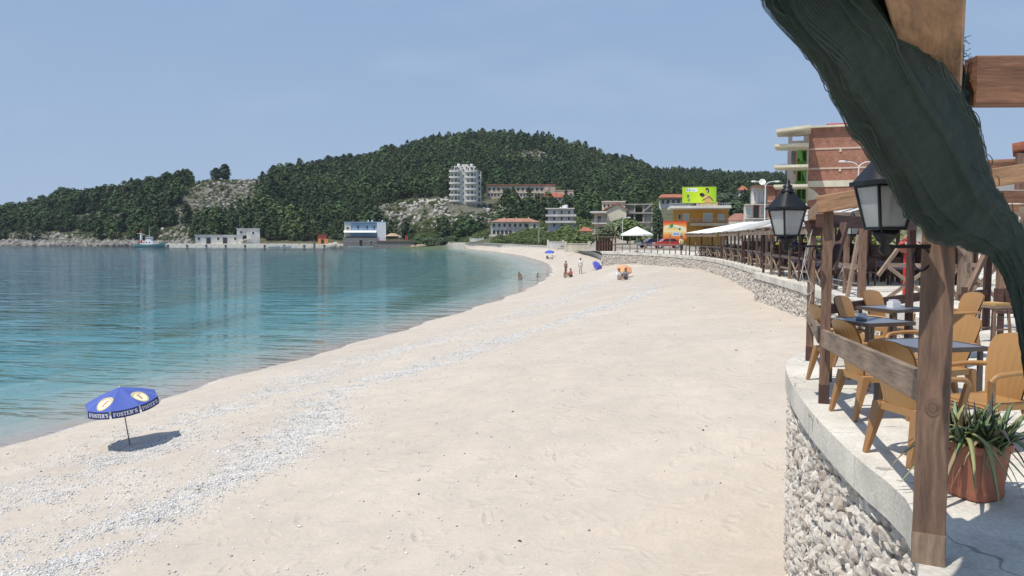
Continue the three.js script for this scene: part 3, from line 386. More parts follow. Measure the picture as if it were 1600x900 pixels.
{ // seven-storey unfinished tower with rounded balconies on the rock
  const o = site('apartment_tower', 'unfinished grey-white tower block with rounded balconies above the rock cliff', 'building', 726, 318, 486); const s = o.s; clear(698, 756, 474, 505);
  block(o, 'wall', -22, 20, 0, 52, 1.5, -12, Mt.white); block(o, 'wall', 20, 26, 0, 50, -2, -12, Mt.white); footing(o, -22, 20, 1.5, -12, Mt.concGrey, 8);
  block(o, 'penthouse', -16, 17, 52, 58, 0, -9, Mt.white); block(o, 'lift_housing', -4, 6, 58, 61, -2, -6, Mt.white);
  for (const [a, b] of [[-24, -5], [1, 20]]) { const cx = (a + b) / 2 * s, w = (b - a) / 2 * s;
    for (let f = 0; f < 6; f++) { const y = (2.5 + f * 9.1) * s; const arc = (rx, rz, n = 12) => { const p = [[-rx, 0]]; for (let i = 0; i <= n; i++) { const q = Math.PI * (1 - i / n); p.push([Math.cos(q) * rx, Math.pow(Math.sin(q), 0.6) * rz]); } return p; };
      const sl = extrude(arc(w, 2.3), 0.3); sl.rotateX(-Math.PI / 2); sl.scale(1, 1, -1); sl.computeVertexNormals(); const m1 = mesh('balcony_slab', move(sl, cx, y, 1.4), Mt.white, o);
      const para = grid(14, 1, (u, v) => { const q = Math.PI * (1 - u); return v3(cx + Math.cos(q) * w, y + 0.3 + v * 0.75, 1.4 + Math.pow(Math.sin(q), 0.6) * 2.25); }); mesh('parapet', para, mat([0.62, 0.62, 0.6], 0.9, { side: THREE.DoubleSide }), m1);
      for (const dx of [-0.5, 0.12, 0.6]) windowAt(o, (cx + dx * w) / s, y / s + 4.6, dx === 0.12 ? 2.6 : 1.8, dx === 0.12 ? 5.6 : 3.6, 1.5, Mt.glass, Mt.white, dx === 0.12 ? 'balcony_door' : 'window'); } }
  for (let f = 0; f < 6; f++) { windowAt(o, -2, 6 + f * 9.1, 1.6, 3, 1.5); windowAt(o, 23, 6 + f * 8.6, 2.4, 5, -2, Mt.glass, Mt.white); }
  for (let i = 0; i < 4; i++) windowAt(o, -11 + i * 7, 55, 1.8, 3, 0); railing(o, -22, 20, 52, 2.4, 1.3, 14, Mt.white);
  const t = mesh('water_tank', cyl(0.9, 0.9, 1.6, -9 * s, 58 * s, -3, 12), Mt.lampWhite, o); mesh('water_tank', cyl(0.9, 0.9, 1.6, 11 * s, 58 * s, -4, 12), Mt.lampWhite, o);
}
{ // long two-storey building
  const o = site('long_hotel', 'long peach two-storey building with rows of dark windows', 'building', 808, 312, 590); const s = o.s; clear(752, 905, 512, 625);
  block(o, 'wall', -48, 42, 0, 22, 0, -14, Mt.peach); block(o, 'wall', 42, 59, -1, 22.4, 0.6, -14, Mt.pinkish); footing(o, -48, 42, 0, -14, Mt.peach); footing(o, 42, 59, 0.6, -14, Mt.pinkish);
  block(o, 'roof', -50, 59.6, 22.4, 23.6, 1.1, -15, Mt.roof); block(o, 'cornice', -48.5, 44, 20.6, 22.0, 0.5, 0, Mt.cream); block(o, 'string_course', -48.5, 42, 10.2, 11.4, 0.35, 0, Mt.cream);
  for (let i = 0; i < 12; i++) windowAt(o, -43 + i * 7.1 + (i > 2 ? 1 : 0) + (i > 5 ? 1 : 0) + (i > 8 ? 1 : 0), 16, 4, 4.4, 0);
  for (let k = 0; k < 4; k++) for (let i = 0; i < 4; i++) windowAt(o, -44 + k * 22.6 + i * 5, 7.2, 3.6, 3.4, 0); for (let i = 0; i < 3; i++) windowAt(o, 47 + i * 1.6, 12 + i * 3, 3.2, 1.2, 0.62);
}
{ const o = site('annex_building', 'small peach annex with a red hipped roof beside the long building', 'building', 881, 313, 575); const s = o.s;
  block(o, 'wall', -13, 15, 0, 15, 0, -9, Mt.peach); footing(o, -13, 15, 0, -9, Mt.peach); block(o, 'porch_wall', -33, -1, -1, 4, 6, 0.05, Mt.white); footing(o, -33, -1, 6, 0.05, Mt.white);
  mesh('roof', hip(-37 * s, 3 * s, 4 * s, 11.5 * s, 7.2, -0.4, 4), Mt.roof, o); block(o, 'roof_edge', -13.5, 15.5, 15, 15.9, 0.3, -9.3, Mt.cream);
  windowAt(o, 4, 9, 3.2, 4, 0, Mt.red); windowAt(o, 11, 9, 3.2, 4, 0); for (let i = 0; i < 3; i++) windowAt(o, -24 + i * 9, 1.4, 3, 3, 6); }
{ // white two-storey house
  const o = site('white_house', 'low white two-storey house with a pale red hipped roof by the far beach', 'house', 805, 366, 384); const s = o.s; clear(760, 850, 366, 402);
  block(o, 'wall', -38, 22, 0, 19, 0, -10, Mt.white); block(o, 'wall', 22, 38, 2, 19, 0.8, -9, Mt.cream); footing(o, -38, 22, 0, -10, Mt.grey, 6); footing(o, 22, 38, 0.8, -9, Mt.grey, 6);
  mesh('roof', hip(-40 * s, 39.5 * s, 19 * s, 25 * s, 1.5, -10.8, 5), Mt.roofPale, o);
  for (let i = 0; i < 7; i++) windowAt(o, -33 + i * 8.2, 14, 3, 4.4, 0, Mt.glass, Mt.frameDark); windowAt(o, 30, 12.5, 3, 5.5, 0.8, Mt.glass, Mt.frameDark); windowAt(o, 18.6, 13, 2.6, 5, 0, Mt.glass, Mt.frameDark);
  for (let i = 0; i < 5; i++) windowAt(o, -33 + i * 6.4, 3.4, 3.6, 5, 0, Mt.glass, Mt.frameDark, i % 2 ? 'door' : 'window');
  const pg = []; for (let i = 0; i < 6; i++) { const x = (-12 + i * 6) * s; pg.push(bx(x - 0.08, x + 0.08, 0, 9.6 * s, 3.3, 3.46), bx(x - 0.07, x + 0.07, 9.6 * s, 10.2 * s, 0.05, 3.8)); } mesh('pergola', pg, Mt.timberWeath, o); mesh('pergola_beam', bx(-13 * s, 19 * s, 9.1 * s, 9.58 * s, 3.27, 3.29 + 0.2), Mt.timberWeath, o);
  block(o, 'garden_wall', -40, 45, -3.5, -0.3, 6, 5.6, Mt.white); for (let i = 0; i < 3; i++) mesh('chimney', bx((-18 + i * 19) * s, (-16.6 + i * 19) * s, 21 * s, 27 * s, -5, -4.4), Mt.white, o); }
{ // three-storey lilac house
  const o = site('balcony_house', 'pale lilac three-storey house with white balconies and roof tanks', 'house', 876, 360, 345); const s = o.s; clear(845, 905, 330, 362);
  block(o, 'wall', -20, 20, 0, 33, 0, -9, Mt.lilac); footing(o, -20, 20, 0, -9, Mt.lilac, 8);
  for (const y of [12.5, 22.5]) { const b = block(o, 'balcony_slab', -23.5, 24, y - 1, y, 1.9, 0.02, Mt.white); mesh('parapet', [bx(-23.5 * s, 24 * s, y * s, (y + 2.2) * s, 1.75, 1.9), bx(-23.5 * s, -23.1 * s, y * s, (y + 2.2) * s, 0.02, 1.74)], Mt.white, b); }
  block(o, 'roof_slab', -24, 21.5, 33, 34.6, 1.9, -9.4, Mt.white); for (const y of [8, 18, 28]) for (const x of [-10, 1.5, 13]) windowAt(o, x, y, 3, 4.6, 0, Mt.glass, Mt.frame); for (const x of [-6, -2]) windowAt(o, x, 4.2, 2.6, 7, 0.06, Mt.blue, Mt.frame, 'door');
  mesh('water_tank', cyl(0.75, 0.75, 1.2, 5 * s, 34.6 * s, -3, 12), Mt.lampWhite, o); mesh('roof_hatch', bx(-1.4 * s, 1.4 * s, 34.6 * s, 37 * s, -4, -3), Mt.lampWhite, o); mesh('water_tank', cyl(0.8, 0.8, 1.5, 8.5 * s, 34.6 * s, -2.4, 12), Mt.lampWhite, o); block(o, 'stair_wall', 20, 30, 0, 10, -1, -3, Mt.lilac); }
{ const o = site('roadside_kiosk', 'small pink hut with red roofs left of the cream gabled house', 'house', 912, 381, 262); const s = o.s; clear(895, 930, 220, 275);
  block(o, 'wall', -6, 13, 0, 20, 0, -6, Mt.pinkish); mesh('roof', hip(-8 * s, 14.5 * s, 20 * s, 26 * s, 0.8, -6.6, 1.6), Mt.roof, o); footing(o, -6, 13, 0, -6); block(o, 'porch_wall', -14, 6, 0, 7, 3, 0.05, Mt.white); mesh('porch_roof', hip(-18 * s, 9 * s, 7 * s, 12 * s, 4.2, 0.06, 1.4), Mt.roofPale, o); windowAt(o, 3, 16, 4, 4, 0); windowAt(o, -8, 3.6, 5, 4.5, 3); }
{ // cream house with a gable
  const o = site('gabled_house', 'cream house with a tall blank gable wall and stacked balconies', 'house', 952, 380, 222); const s = o.s; clear(918, 992, 190, 250);
  block(o, 'wall', -4, 26, 0, 52, 0, -9, Mt.cream); footing(o, -4, 26, 0, -9, Mt.cream);
  const gb = extrude([[-4 * s, 52 * s], [26 * s, 52 * s], [11.5 * s, 60.5 * s]], 8.9); mesh('gable', move(gb, 0, 0, -8.95), Mt.cream, o);
  const rf = (x0, y0, x1, y1) => bar(v3((x0 + x1) / 2 * s, (y0 + y1) / 2 * s, 0.5), v3((x0 + x1) / 2 * s, (y0 + y1) / 2 * s, -9.4), Math.hypot(x1 - x0, y1 - y0) * s, 0.22, 0.01, v3(-(y1 - y0), x1 - x0, 0).normalize());
  mesh('roof', [rf(-12, 50.4, 11.5, 61.6), rf(11.5, 61.6, 28.5, 51.6)], Mt.roofPale, o);
  block(o, 'side_wall', -24, -4, 0, 47, -1.5, -8.5, Mt.pinkish); for (const y of [16, 32]) { const b = block(o, 'balcony_slab', -27, -4.1, y - 2, y, 1.2, -1.45, Mt.white); railing(o, -27, -4.4, y, 5.5, 1.12, 12, Mt.frame); } block(o, 'balcony_roof', -28, -4.1, 46, 48.5, 1.4, -1.45, Mt.cream); for (const y of [6, 22, 38]) { windowAt(o, -16, y, 6, 9, -1.5, Mt.glass, Mt.frame, 'balcony_door'); }
  block(o, 'tower_wall', -12, 25, 52, 66, -9.05, -15, Mt.cream); for (const x of [-8, -2, 5, 17]) windowAt(o, x, 60, 3, 5.5, -9.05); block(o, 'roof_slab', -13, 26, 66, 67.6, -8.6, -15.4, Mt.white); windowAt(o, 5, 27, 2.6, 4, 0); block(o, 'ledge', -30, -4.1, 62.2 - 15, 62.4 - 13, 2.2, 1.45, Mt.white); block(o, 'porch', -27, -4.1, 0, 3, 2.6, -1.45, Mt.white); }
{ // bare concrete shell
  const o = site('concrete_shell', 'bare grey concrete building shell with open floors', 'building', 1000, 380, 232); const s = o.s; clear(975, 1030, 205, 262);
  for (const [y0, y1] of [[0, 1.2], [31, 33.6], [46, 48], [60, 62]]) block(o, 'floor_slab', -26, 20, y0, y1, y1 > 50 ? -3 : 0, -12, Mt.concGrey); footing(o, -26, 20, 0, -12);
  for (const x of [-24, -9, 5, 18]) for (const z of [-0.4, -11]) { mesh('column', bx(x * s - 0.22, x * s + 0.22, 1.2 * s, 31 * s, z - 0.4, z), Mt.concGrey, o); mesh('column', bx(x * s - 0.22, x * s + 0.22, 33.6 * s, 46 * s, z - 0.4, z), Mt.concGrey, o); mesh('column', bx(x * s - 0.2, x * s + 0.2, 48 * s, 60 * s, z - 3.4 < -11.9 ? -11.5 : z - 3.4, z - 3.4 < -11.9 ? -11.1 : z - 3), Mt.concGrey, o); }
  block(o, 'infill_wall', -5, 19.9, 1.25, 30.9, -1.2, -1.4, Mt.cream); block(o, 'infill_wall', 6, 17, 34, 45.8, -0.9, -1.1, Mt.grey); block(o, 'infill_wall', -23, -10, 48.1, 59.8, -3.6, -3.8, Mt.greyDark); block(o, 'infill_wall', -26, 20, 1.3, 58, -11.5, -11.8, Mt.greyDark); block(o, 'stair_flight', 3, 16, 48.2, 58, -4.5, -6, Mt.concGrey); mesh('stair_flight', bar(v3(2 * s, 47 * s, -2.2), v3(19 * s, 62 * s, -2.2), 1.2, 0.35), Mt.concGrey, o); }
{ const o = site('hillside_house', 'white house with a long red roof behind the green billboard', 'house', 1052, 322, 345); const s = o.s; clear(1020, 1085, 290, 362);
  block(o, 'wall', -22, 26, 0, 13, 0, -9, Mt.white); footing(o, -22, 26, 0, -9, Mt.white); mesh('roof', hip(-23.5 * s, 28 * s, 13 * s, 19 * s, 2.6, -10, 1.5), Mt.roof, o); block(o, 'veranda_beam', -21, 26, 9.4, 10.6, 2.2, 1.9, Mt.frameDark); for (let i = 0; i < 6; i++) windowAt(o, -16 + i * 8, 6.4, 4, 6, 0); }
{ const o = site('hillside_house', 'tiny white cottage with a red pyramid roof high on the right slope', 'house', 1161, 305, 520); const s = o.s; clear(1145, 1178, 480, 535); block(o, 'wall', -7, 6, 0, 8, 0, -5, Mt.white); footing(o, -7, 6, 0, -5, Mt.white); mesh('roof', hip(-9 * s, 8 * s, 8 * s, 15 * s, 1, -6, 3), Mt.roof, o); windowAt(o, -2, 4, 3, 4, 0); }
{ const o = site('hillside_house', 'small flat-roofed white house among trees above the red-roofed house', 'house', 1048, 293, 640); const s = o.s; clear(1035, 1060, 600, 650); block(o, 'wall', -6, 5, 0, 8, 0, -6, Mt.white); footing(o, -6, 5, 0, -6, Mt.white); block(o, 'roof_slab', -7, 6, 8, 9, 0.5, -6.4, Mt.cream); windowAt(o, -1, 4, 2.4, 3, 0); }
{ const o = site('tiled_house', 'low brown-roofed house between orange building and glazed block', 'house', 1152, 362, 200); const s = o.s; clear(1130, 1175, 170, 212); block(o, 'wall', -16, 18, 0, 17, 0, -7, Mt.grey); footing(o, -16, 18, 0, -7); mesh('roof', hip(-18 * s, 20 * s, 17 * s, 29 * s, 0.8, -8, 2), mat([0.38, 0.2, 0.15], 0.9, { map: rep(roofTex, 0.12) }), o); block(o, 'parapet', -17, 19, 10, 16, 0.9, 0.7, Mt.cream); }
{ // orange hotel
  const o = site('orange_hotel', 'orange two-storey building with a white overhanging roof terrace', 'building', 1090, 378, 152); const s = o.s; clear(1030, 1145, 120, 175);
  block(o, 'wall', -38, 46, 0, 50, 0, -9, Mt.orange); footing(o, -38, 46, 0, -9, Mt.orange, 3);
  const rs = extrude([[-47 * s, -1.6], [-30 * s, -2.6], [47 * s, -2.2], [47 * s, 9.2], [-40 * s, 9.2]], 0.42); rs.rotateX(Math.PI / 2); mesh('roof_slab', move(rs, 0, 50 * s + 0.43, 0), Mt.white, o);
  block(o, 'balcony_slab', -12, 46, 25, 29, 1.6, 0.02, Mt.cream); railing(o, -12, 45.5, 29, 7, 1.5, 18, mat([0.6, 0.5, 0.45], 0.6)); railing(o, -44, 46, 53.6, 6, 1.9, 26, Mt.metal);
  windowAt(o, -28, 39, 4, 8, 0, Mt.glass, Mt.frame); windowAt(o, -18, 38, 8, 11, 0.02, Mt.glassPale, Mt.frame); windowAt(o, 15, 38, 12, 12, 0.02, Mt.glassPale, Mt.frame, 'balcony_door'); windowAt(o, 35, 38, 11, 11, 0.02, Mt.glassPale, Mt.orange); for (const x of [10, 15, 20]) windowAt(o, x, 17, 3.4, 5, 0); block(o, 'string_course', 8, 26, 21, 22.4, 0.3, 0, Mt.frameDark);
  block(o, 'roof_cabin', 2, 30, 53.6, 63, -2.5, -6, mat([0.66, 0.50, 0.24], 0.9)); block(o, 'chimney', -3, 0.6, 53.6, 65, -1.5, -2, Mt.white); mesh('roof', hip(30.2 * s, 46 * s, 53.6 * s, 56 * s, -2, -7, 0.5), Mt.roof, o); }
{ // green hoarding on the roof
  const tex = canvasTex(512, 256, (c, w, h) => { const g = c.createLinearGradient(0, 0, w, 0); g.addColorStop(0, '#a9cc14'); g.addColorStop(0.5, '#c9df2a'); g.addColorStop(1, '#8fc213'); c.fillStyle = g; c.fillRect(0, 0, w, h);
    c.fillStyle = '#d9e6d8'; c.fillRect(60, 22, 170, 56); c.fillStyle = '#27418c'; c.font = 'bold 58px sans-serif'; c.fillText('Fa', 62, 72); c.font = 'bold 34px sans-serif'; c.fillStyle = '#7d8fb8'; c.fillText('nta', 138, 68);
    c.fillStyle = '#6f8d58'; c.fillRect(70, 120, 36, 60); c.fillRect(80, 190, 40, 42); c.fillStyle = '#41603a'; c.fillRect(82, 134, 16, 30);
    c.fillStyle = '#c8a25a'; c.beginPath(); c.ellipse(390, 205, 66, 66, 0.2, 0, 7); c.fill(); c.beginPath(); c.ellipse(330, 150, 34, 40, 0.7, 0, 7); c.fill(); c.fillStyle = '#d9b878'; c.beginPath(); c.ellipse(352, 175, 40, 26, 0.5, 0, 7); c.fill();
    c.fillStyle = '#2b2416'; c.beginPath(); c.ellipse(378, 60, 26, 44, -0.2, 0, 7); c.fill(); c.beginPath(); c.ellipse(300, 130, 40, 30, 0.4, 0, 7); c.fill(); c.fillStyle = '#cfa56e'; c.beginPath(); c.ellipse(372, 74, 15, 26, 0, 0, 7); c.fill(); c.strokeStyle = '#574320'; c.lineWidth = 14; c.beginPath(); c.moveTo(300, 220); c.lineTo(410, 160); c.lineTo(470, 226); c.stroke(); c.fillStyle = '#6d8b1a'; c.fillRect(0, 0, w, 8); });
  const o = site('billboard', 'green and yellow billboard with a dark-haired figure on the orange building roof', 'billboard', 1092, 320, 149); const s = o.s;
  block(o, 'panel', -26, 26.5, 2.5, 28.5, 0, -0.25, Mt.frameDark); const g = new THREE.PlaneGeometry(51.4 * s, 25 * s); mesh('poster', move(g, 0.25 * s, 15.5 * s, 0.006), mat(0xffffff, 0.6, { map: tex }), o);
  for (const x of [-14, -3, 8, 20]) { mesh('leg', [bx(x * s - 0.05, x * s + 0.05, -2.4 * s, 27 * s, -0.36, -0.26), bar(v3(x * s, 20 * s, -0.4), v3(x * s, -2 * s, -2.2), 0.07)], Mt.metal, o); } clearings.pop(); }
{ const tex = canvasTex(256, 192, (c, w, h) => { const g = c.createLinearGradient(0, 0, 0, h); g.addColorStop(0, '#d8482a'); g.addColorStop(0.3, '#ecb04c'); g.addColorStop(0.55, '#efe3ae'); g.addColorStop(0.75, '#e9a44f'); g.addColorStop(1, '#d9692c'); c.fillStyle = g; c.fillRect(0, 0, w, h); c.strokeStyle = '#e8e2c8'; c.lineWidth = 34; c.beginPath(); c.moveTo(10, 70); c.quadraticCurveTo(120, 30, 250, 90); c.stroke(); c.strokeStyle = '#4f9f3c'; c.lineWidth = 8; for (let i = 0; i < 9; i++) { c.beginPath(); c.moveTo(62 + i * 15, 62 + Math.abs(i - 3) * 5); c.lineTo(70 + i * 15, 40 + i * 6); c.stroke(); } c.fillStyle = '#3f8f3a'; c.beginPath(); c.ellipse(92, 48, 17, 24, 0.3, 0, 7); c.ellipse(182, 84, 12, 16, 0, 0, 7); c.fill(); c.fillStyle = '#c8d6de'; c.fillRect(100, 118, 92, 40); c.fillStyle = '#8aa4c4'; c.fillRect(112, 128, 66, 22); });
  const o = site('billboard', 'red and yellow advertising board standing low in front of the orange building', 'billboard', 1055, 378, 128); const s = o.s; clearings.pop();
  block(o, 'panel', -19, 17.5, 4, 32.5, 0, -0.2, Mt.red); mesh('poster', move(new THREE.PlaneGeometry(35.2 * s, 27.4 * s), -0.75 * s, 18.3 * s, 0.006), mat(0xffffff, 0.6, { map: tex }), o); for (const x of [-14, 12]) mesh('leg', bx(x * s - 0.06, x * s + 0.06, -8 * s, 31 * s, -0.32, -0.21), Mt.metal, o); }
{ // glazed white block with brick flank
  const o = site('glazed_block', 'three-storey block with white glazed bays and a bare brick flank', 'building', 1198, 366, 104, 0.05); const s = o.s; clear(1160, 1245, 90, 130);
  block(o, 'brick_wall', 0, 38, -6, 74, 0, -8, Mt.brick); block(o, 'wall', -33, -0.05, -6, 46, -1.2, -8, Mt.white); block(o, 'wall', -22, -0.05, 46, 74, -1.2, -8, Mt.white); footing(o, -33, 38, -1.3, -7.9, Mt.grey, 3);
  for (const [x0, x1, y0, y1] of [[-32, -23, 5, 18], [-21, -12, 3, 24], [-10, -1.5, 3, 24], [-32, -23, 30, 42], [-9, -1.5, 29, 44], [-20, -15.5, 50, 68], [-14, -9, 50, 68], [-7, -1.5, 50, 68]]) windowAt(o, (x0 + x1) / 2, (y0 + y1) / 2, x1 - x0 - 1.4, y1 - y0 - 1.4, -1.2, Mt.glassPale, Mt.frame);
  windowAt(o, -16, 36, 7, 18, -1.2, Mt.glass, mat([0.3, 0.06, 0.05], 0.7), 'balcony_door'); for (const y of [25, 47]) { block(o, 'balcony_slab', -34, -0.1, y - 1, y, -0.1, -1.18, Mt.white); } block(o, 'roof_slab', -24, 39, 74, 75.4, 0.5, -8.3, Mt.brick); for (const y of [24, 50]) block(o, 'ring_beam', 0.05, 38.2, y, y + 2.4, 0.05, -0.02, mat([0.5, 0.36, 0.3], 0.9)); mesh('drain_pipe', cyl(0.05, 0.05, 72 * s, 12 * s, 0, 0.09, 8), Mt.frameDark, o);
  const dish = lathe([[0, 0], [0.25, 0.03], [0.42, 0.11], [0.45, 0.14], [0.43, 0.14], [0.24, 0.06], [0, 0.03]], 18); mesh('satellite_dish', [move(dish, -7 * s, 82 * s, -2, 0, 1.1), cyl(0.03, 0.03, 6.5 * s, -7 * s, 75.4 * s, -2.1, 8)], Mt.lampWhite, o); }
{ // brick building with green bays
  const o = site('brick_building', 'tall bare brick building with green painted balcony bays', 'building', 1262, 350, 92, 0); const s = o.s; clear(1200, 1370, 85, 125);
  block(o, 'brick_wall', -1, 91, -8, 149, 0, -14, Mt.brick); footing(o, -48, 91, -0.5, -13.9, Mt.grey, 3);
  for (const y of [114, 84]) block(o, 'ring_beam', -1.4, 91.5, y, y + 2.6, 0.07, -0.02, mat([0.56, 0.42, 0.34], 0.9)); block(o, 'ring_beam', -1.4, 91.5, 57, 66.5, 0.09, -0.02, Mt.cream); block(o, 'ring_beam', -1.6, 92, 147.5, 150.6, 0.5, -14.2, Mt.cream); block(o, 'roof', 24, 90, 150.7, 155, -1, -12, Mt.red); for (const y of [110, 80]) block(o, 'pad', 43, 46, y, y + 4, 0.1, -0.02, Mt.cream);
  const cr = extrude([[-1 * s, 57 * s], [-1 * s, 36 * s], [20 * s, 40 * s], [8 * s, 52 * s]], 0.06); mesh('render_patch', move(cr, 0, 0, 0.02), Mt.cream, o);
  // bay side facing the sea
  block(o, 'pier', -3.5, -1.1, -8, 147, 0.3, -1, mat([0.52, 0.40, 0.33], 0.9)); block(o, 'bay_wall', -33, -20, -8, 118, -3.2, -13, Mt.greyDark); block(o, 'bay_wall', -20, -18, -8, 118, -1.8, -3.2, mat([0.25, 0.11, 0.08], 0.9)); block(o, 'back_wall', -18, -3.6, -8, 118, -3.6, -13, Mt.greenDark);
  for (const y of [30, 58, 89]) { const g = []; for (const x of [-17.9, -11, -4.6]) g.push(bx(x * s, (x + 1.1) * s, (y + 3) * s, (y + 25) * s, -0.35, -0.1)); g.push(bx(-17.9 * s, -3.6 * s, (y + 24) * s, (y + 25.6) * s, -0.36, -0.09), bx(-17.9 * s, -3.6 * s, (y + 2.8) * s, (y + 9) * s, -0.34, -0.2)); mesh('green_bay', g, Mt.green, o); }
  for (const [y, m] of [[26, Mt.yellowGreen], [55, Mt.yellowGreen], [84, Mt.yellowGreen], [115, Mt.cream]]) { const b = extrude([[-49 * s, 5], [-49 * s, 0.6], [-18 * s, -0.6], [-1.1 * s, -0.6], [-1.1 * s, 5]], 0.26); b.rotateX(Math.PI / 2); const sl = mesh('balcony_slab', move(b, 0, (y + 2.8) * s, 0), Mt.cream, o); mesh('balcony_edge', [bar(v3(-49 * s, (y + 3.6) * s, -0.55), v3(-19 * s, (y + 6) * s, 0.55), 0.08, 3.6 * s)], m, sl); }
  const rf = extrude([[-50 * s, 6], [-50 * s, 1.2], [-18 * s, -1], [-1.7 * s, -1], [-1.7 * s, 6]], 0.3); rf.rotateX(Math.PI / 2); rf.rotateZ(0.1); mesh('roof_overhang', move(rf, 0.2, 143 * s, 0), Mt.cream, o); block(o, 'roof_hatch', -20, -4, 147, 152, -2, -5, Mt.grey); for (const x of [-32, -9]) block(o, 'column', x, x + 6, 118.1, 141, -2, -2.6, Mt.greyDark); block(o, 'top_wall', -32, -4, 118.1, 140, -7, -7.3, Mt.greyDark); mesh('aerial', cyl(0.02, 0.015, 14 * s, -6 * s, 152 * s, -3, 6), Mt.metal, o); for (const y of [86.6, 117.6]) railing(o, -48, -34, y + 2, 6, -0.3, 5); }
{ // house at the right edge behind the pergola
  const o = site('tiled_house', 'white house with overhanging red tiled roof behind the right-hand pergola', 'house', 1600, 262, 62); const s = o.s; clearings.pop(); const g0 = (heightAt(262, 62) - 4.1) / s;
  block(o, 'wall', -36, 60, -g0, 10, 0, -8, Mt.white); block(o, 'wall', -10, 60, 10.1, 24, -0.8, -8, Mt.grey); mesh('roof', [bar(v3(-16 * s, 27 * s, 0), v3(70 * s, 40 * s, 0), 9, 0.25)], Mt.roof, o); block(o, 'eave', -48, 0, 10.2, 12.4, 1.2, -8, Mt.roofPale); for (let i = 0; i < 3; i++) windowAt(o, 2 + i * 14, 17.5, 6, 9, -0.8); for (let i = 0; i < 3; i++) windowAt(o, -24 + i * 20, -8, 8, 12, 0); }
// quay and harbour
{ const o = thing('harbour_quay', 'long low concrete quay along the foot of the wooded headland', 'quay', [0, 0, 0]); const a = at(258, 384, 462), b = at(545, 384, 447); a.y = b.y = 0; const up = v3(0, 1, 0); clear(255, 560, 430, 480);
  mesh('deck', bar(a.clone().setY(0.55), b.clone().setY(0.55), 12, 2.5, 0.05), Mt.concrete, o); for (let i = 0; i < 9; i++) { const p = a.clone().lerp(b, (i + 0.4) / 9.5).add(v3(0, 0.7, 6.12)); const t = new THREE.TorusGeometry(0.5, 0.2, 8, 14); mesh('tyre_fender', move(clean(t), p.x, p.y, p.z), Mt.dark, o); } for (let i = 0; i < 6; i++) { const p = a.clone().lerp(b, (i + 0.5) / 6); mesh('bollard', lathe([[0, 1.75], [0.22, 1.75], [0.16, 2.1], [0.26, 2.25], [0.2, 2.38], [0, 2.4]], 10).translate(p.x, 0.05, p.z + 5.2), Mt.dark, o); } }
{ const o = site('harbour_office', 'low white harbour building with a two-storey end on the quay', 'building', 356, 380.5, 459); const s = o.s; o.position.y = 1.78; clear(300, 415, 440, 490);
  block(o, 'wall', -47, 22, 0, 13, 0, -7, Mt.white); block(o, 'wall', 14, 28, 13.05, 23, -0.4, -7, Mt.white); block(o, 'wall', 28.1, 48, 0, 23, 0.1, -8, Mt.white); block(o, 'parapet', -48, 22.5, 13.02, 14, 0.3, -7.2, Mt.lilac); block(o, 'parapet', 13, 48.8, 23.05, 24.2, 0.4, -8.2, Mt.lilac); for (const x of [-42, -14, 11]) windowAt(o, x, 8, 3.4, 4, 0); for (const x of [-28, -4]) windowAt(o, x, 5, 6, 9, 0, Mt.glass, Mt.grey, 'door'); windowAt(o, 20, 18, 3, 3.4, -0.4); windowAt(o, 38, 17, 3, 3.4, 0.1); mesh('outside_stair', bar(v3(18 * s, 1.5, 0.7), v3(33 * s, 9 * s, 0.7), 1, 0.5), Mt.white, o); }
{ const o = site('waterside_cafe', 'blue and white two-storey cafe on a grey stone base over the water', 'building', 568, 387, 436); const s = o.s; clear(525, 660, 415, 455); o.position.y = 0;
  block(o, 'stone_base', -31, 21, -4, 15, 0, -12, Mt.stonebase); block(o, 'wall', -28, 34, 15.02, 38, -2.5, -12, Mt.blue); block(o, 'wall', -29, -19, 15.02, 38.4, -2.2, -12, Mt.white); block(o, 'wall', 21.1, 35, -2, 38.6, -1, -12, mat([0.7, 0.72, 0.76], 0.9)); block(o, 'roof_slab', -29, 34, 38.65, 40, -1.8, -12.4, Mt.blue); for (const x of [-8, 6, 17]) windowAt(o, x, 31.5, 3, 4.6, -2.5, Mt.glass, Mt.frame); windowAt(o, -24, 30, 3.4, 3.4, -2.2); windowAt(o, -4, 7, 4.6, 9, 0, Mt.dark, Mt.grey, 'door'); windowAt(o, 12, 8, 3.4, 4, 0);
  mesh('awning', bar(v3(-5 * s, 23.2 * s, 0.4), v3(-5 * s, 26.2 * s, -2.4), 50 * s, 0.15), Mt.canvas, o); for (let i = 0; i < 7; i++) mesh('awning_post', bx((-28 + i * 8) * s - 0.06, (-28 + i * 8) * s + 0.06, 15 * s, 23.5 * s, -0.3, -0.18), Mt.frameDark, o); block(o, 'counter', -28, 20, 15.05, 17, -0.9, -1.4, Mt.frameDark); for (const x of [8, 14, 30]) mesh('roof_vent', cyl(0.4, 0.4, 1.1, x * s, 40 * s, -5, 8), Mt.lampWhite, o); }
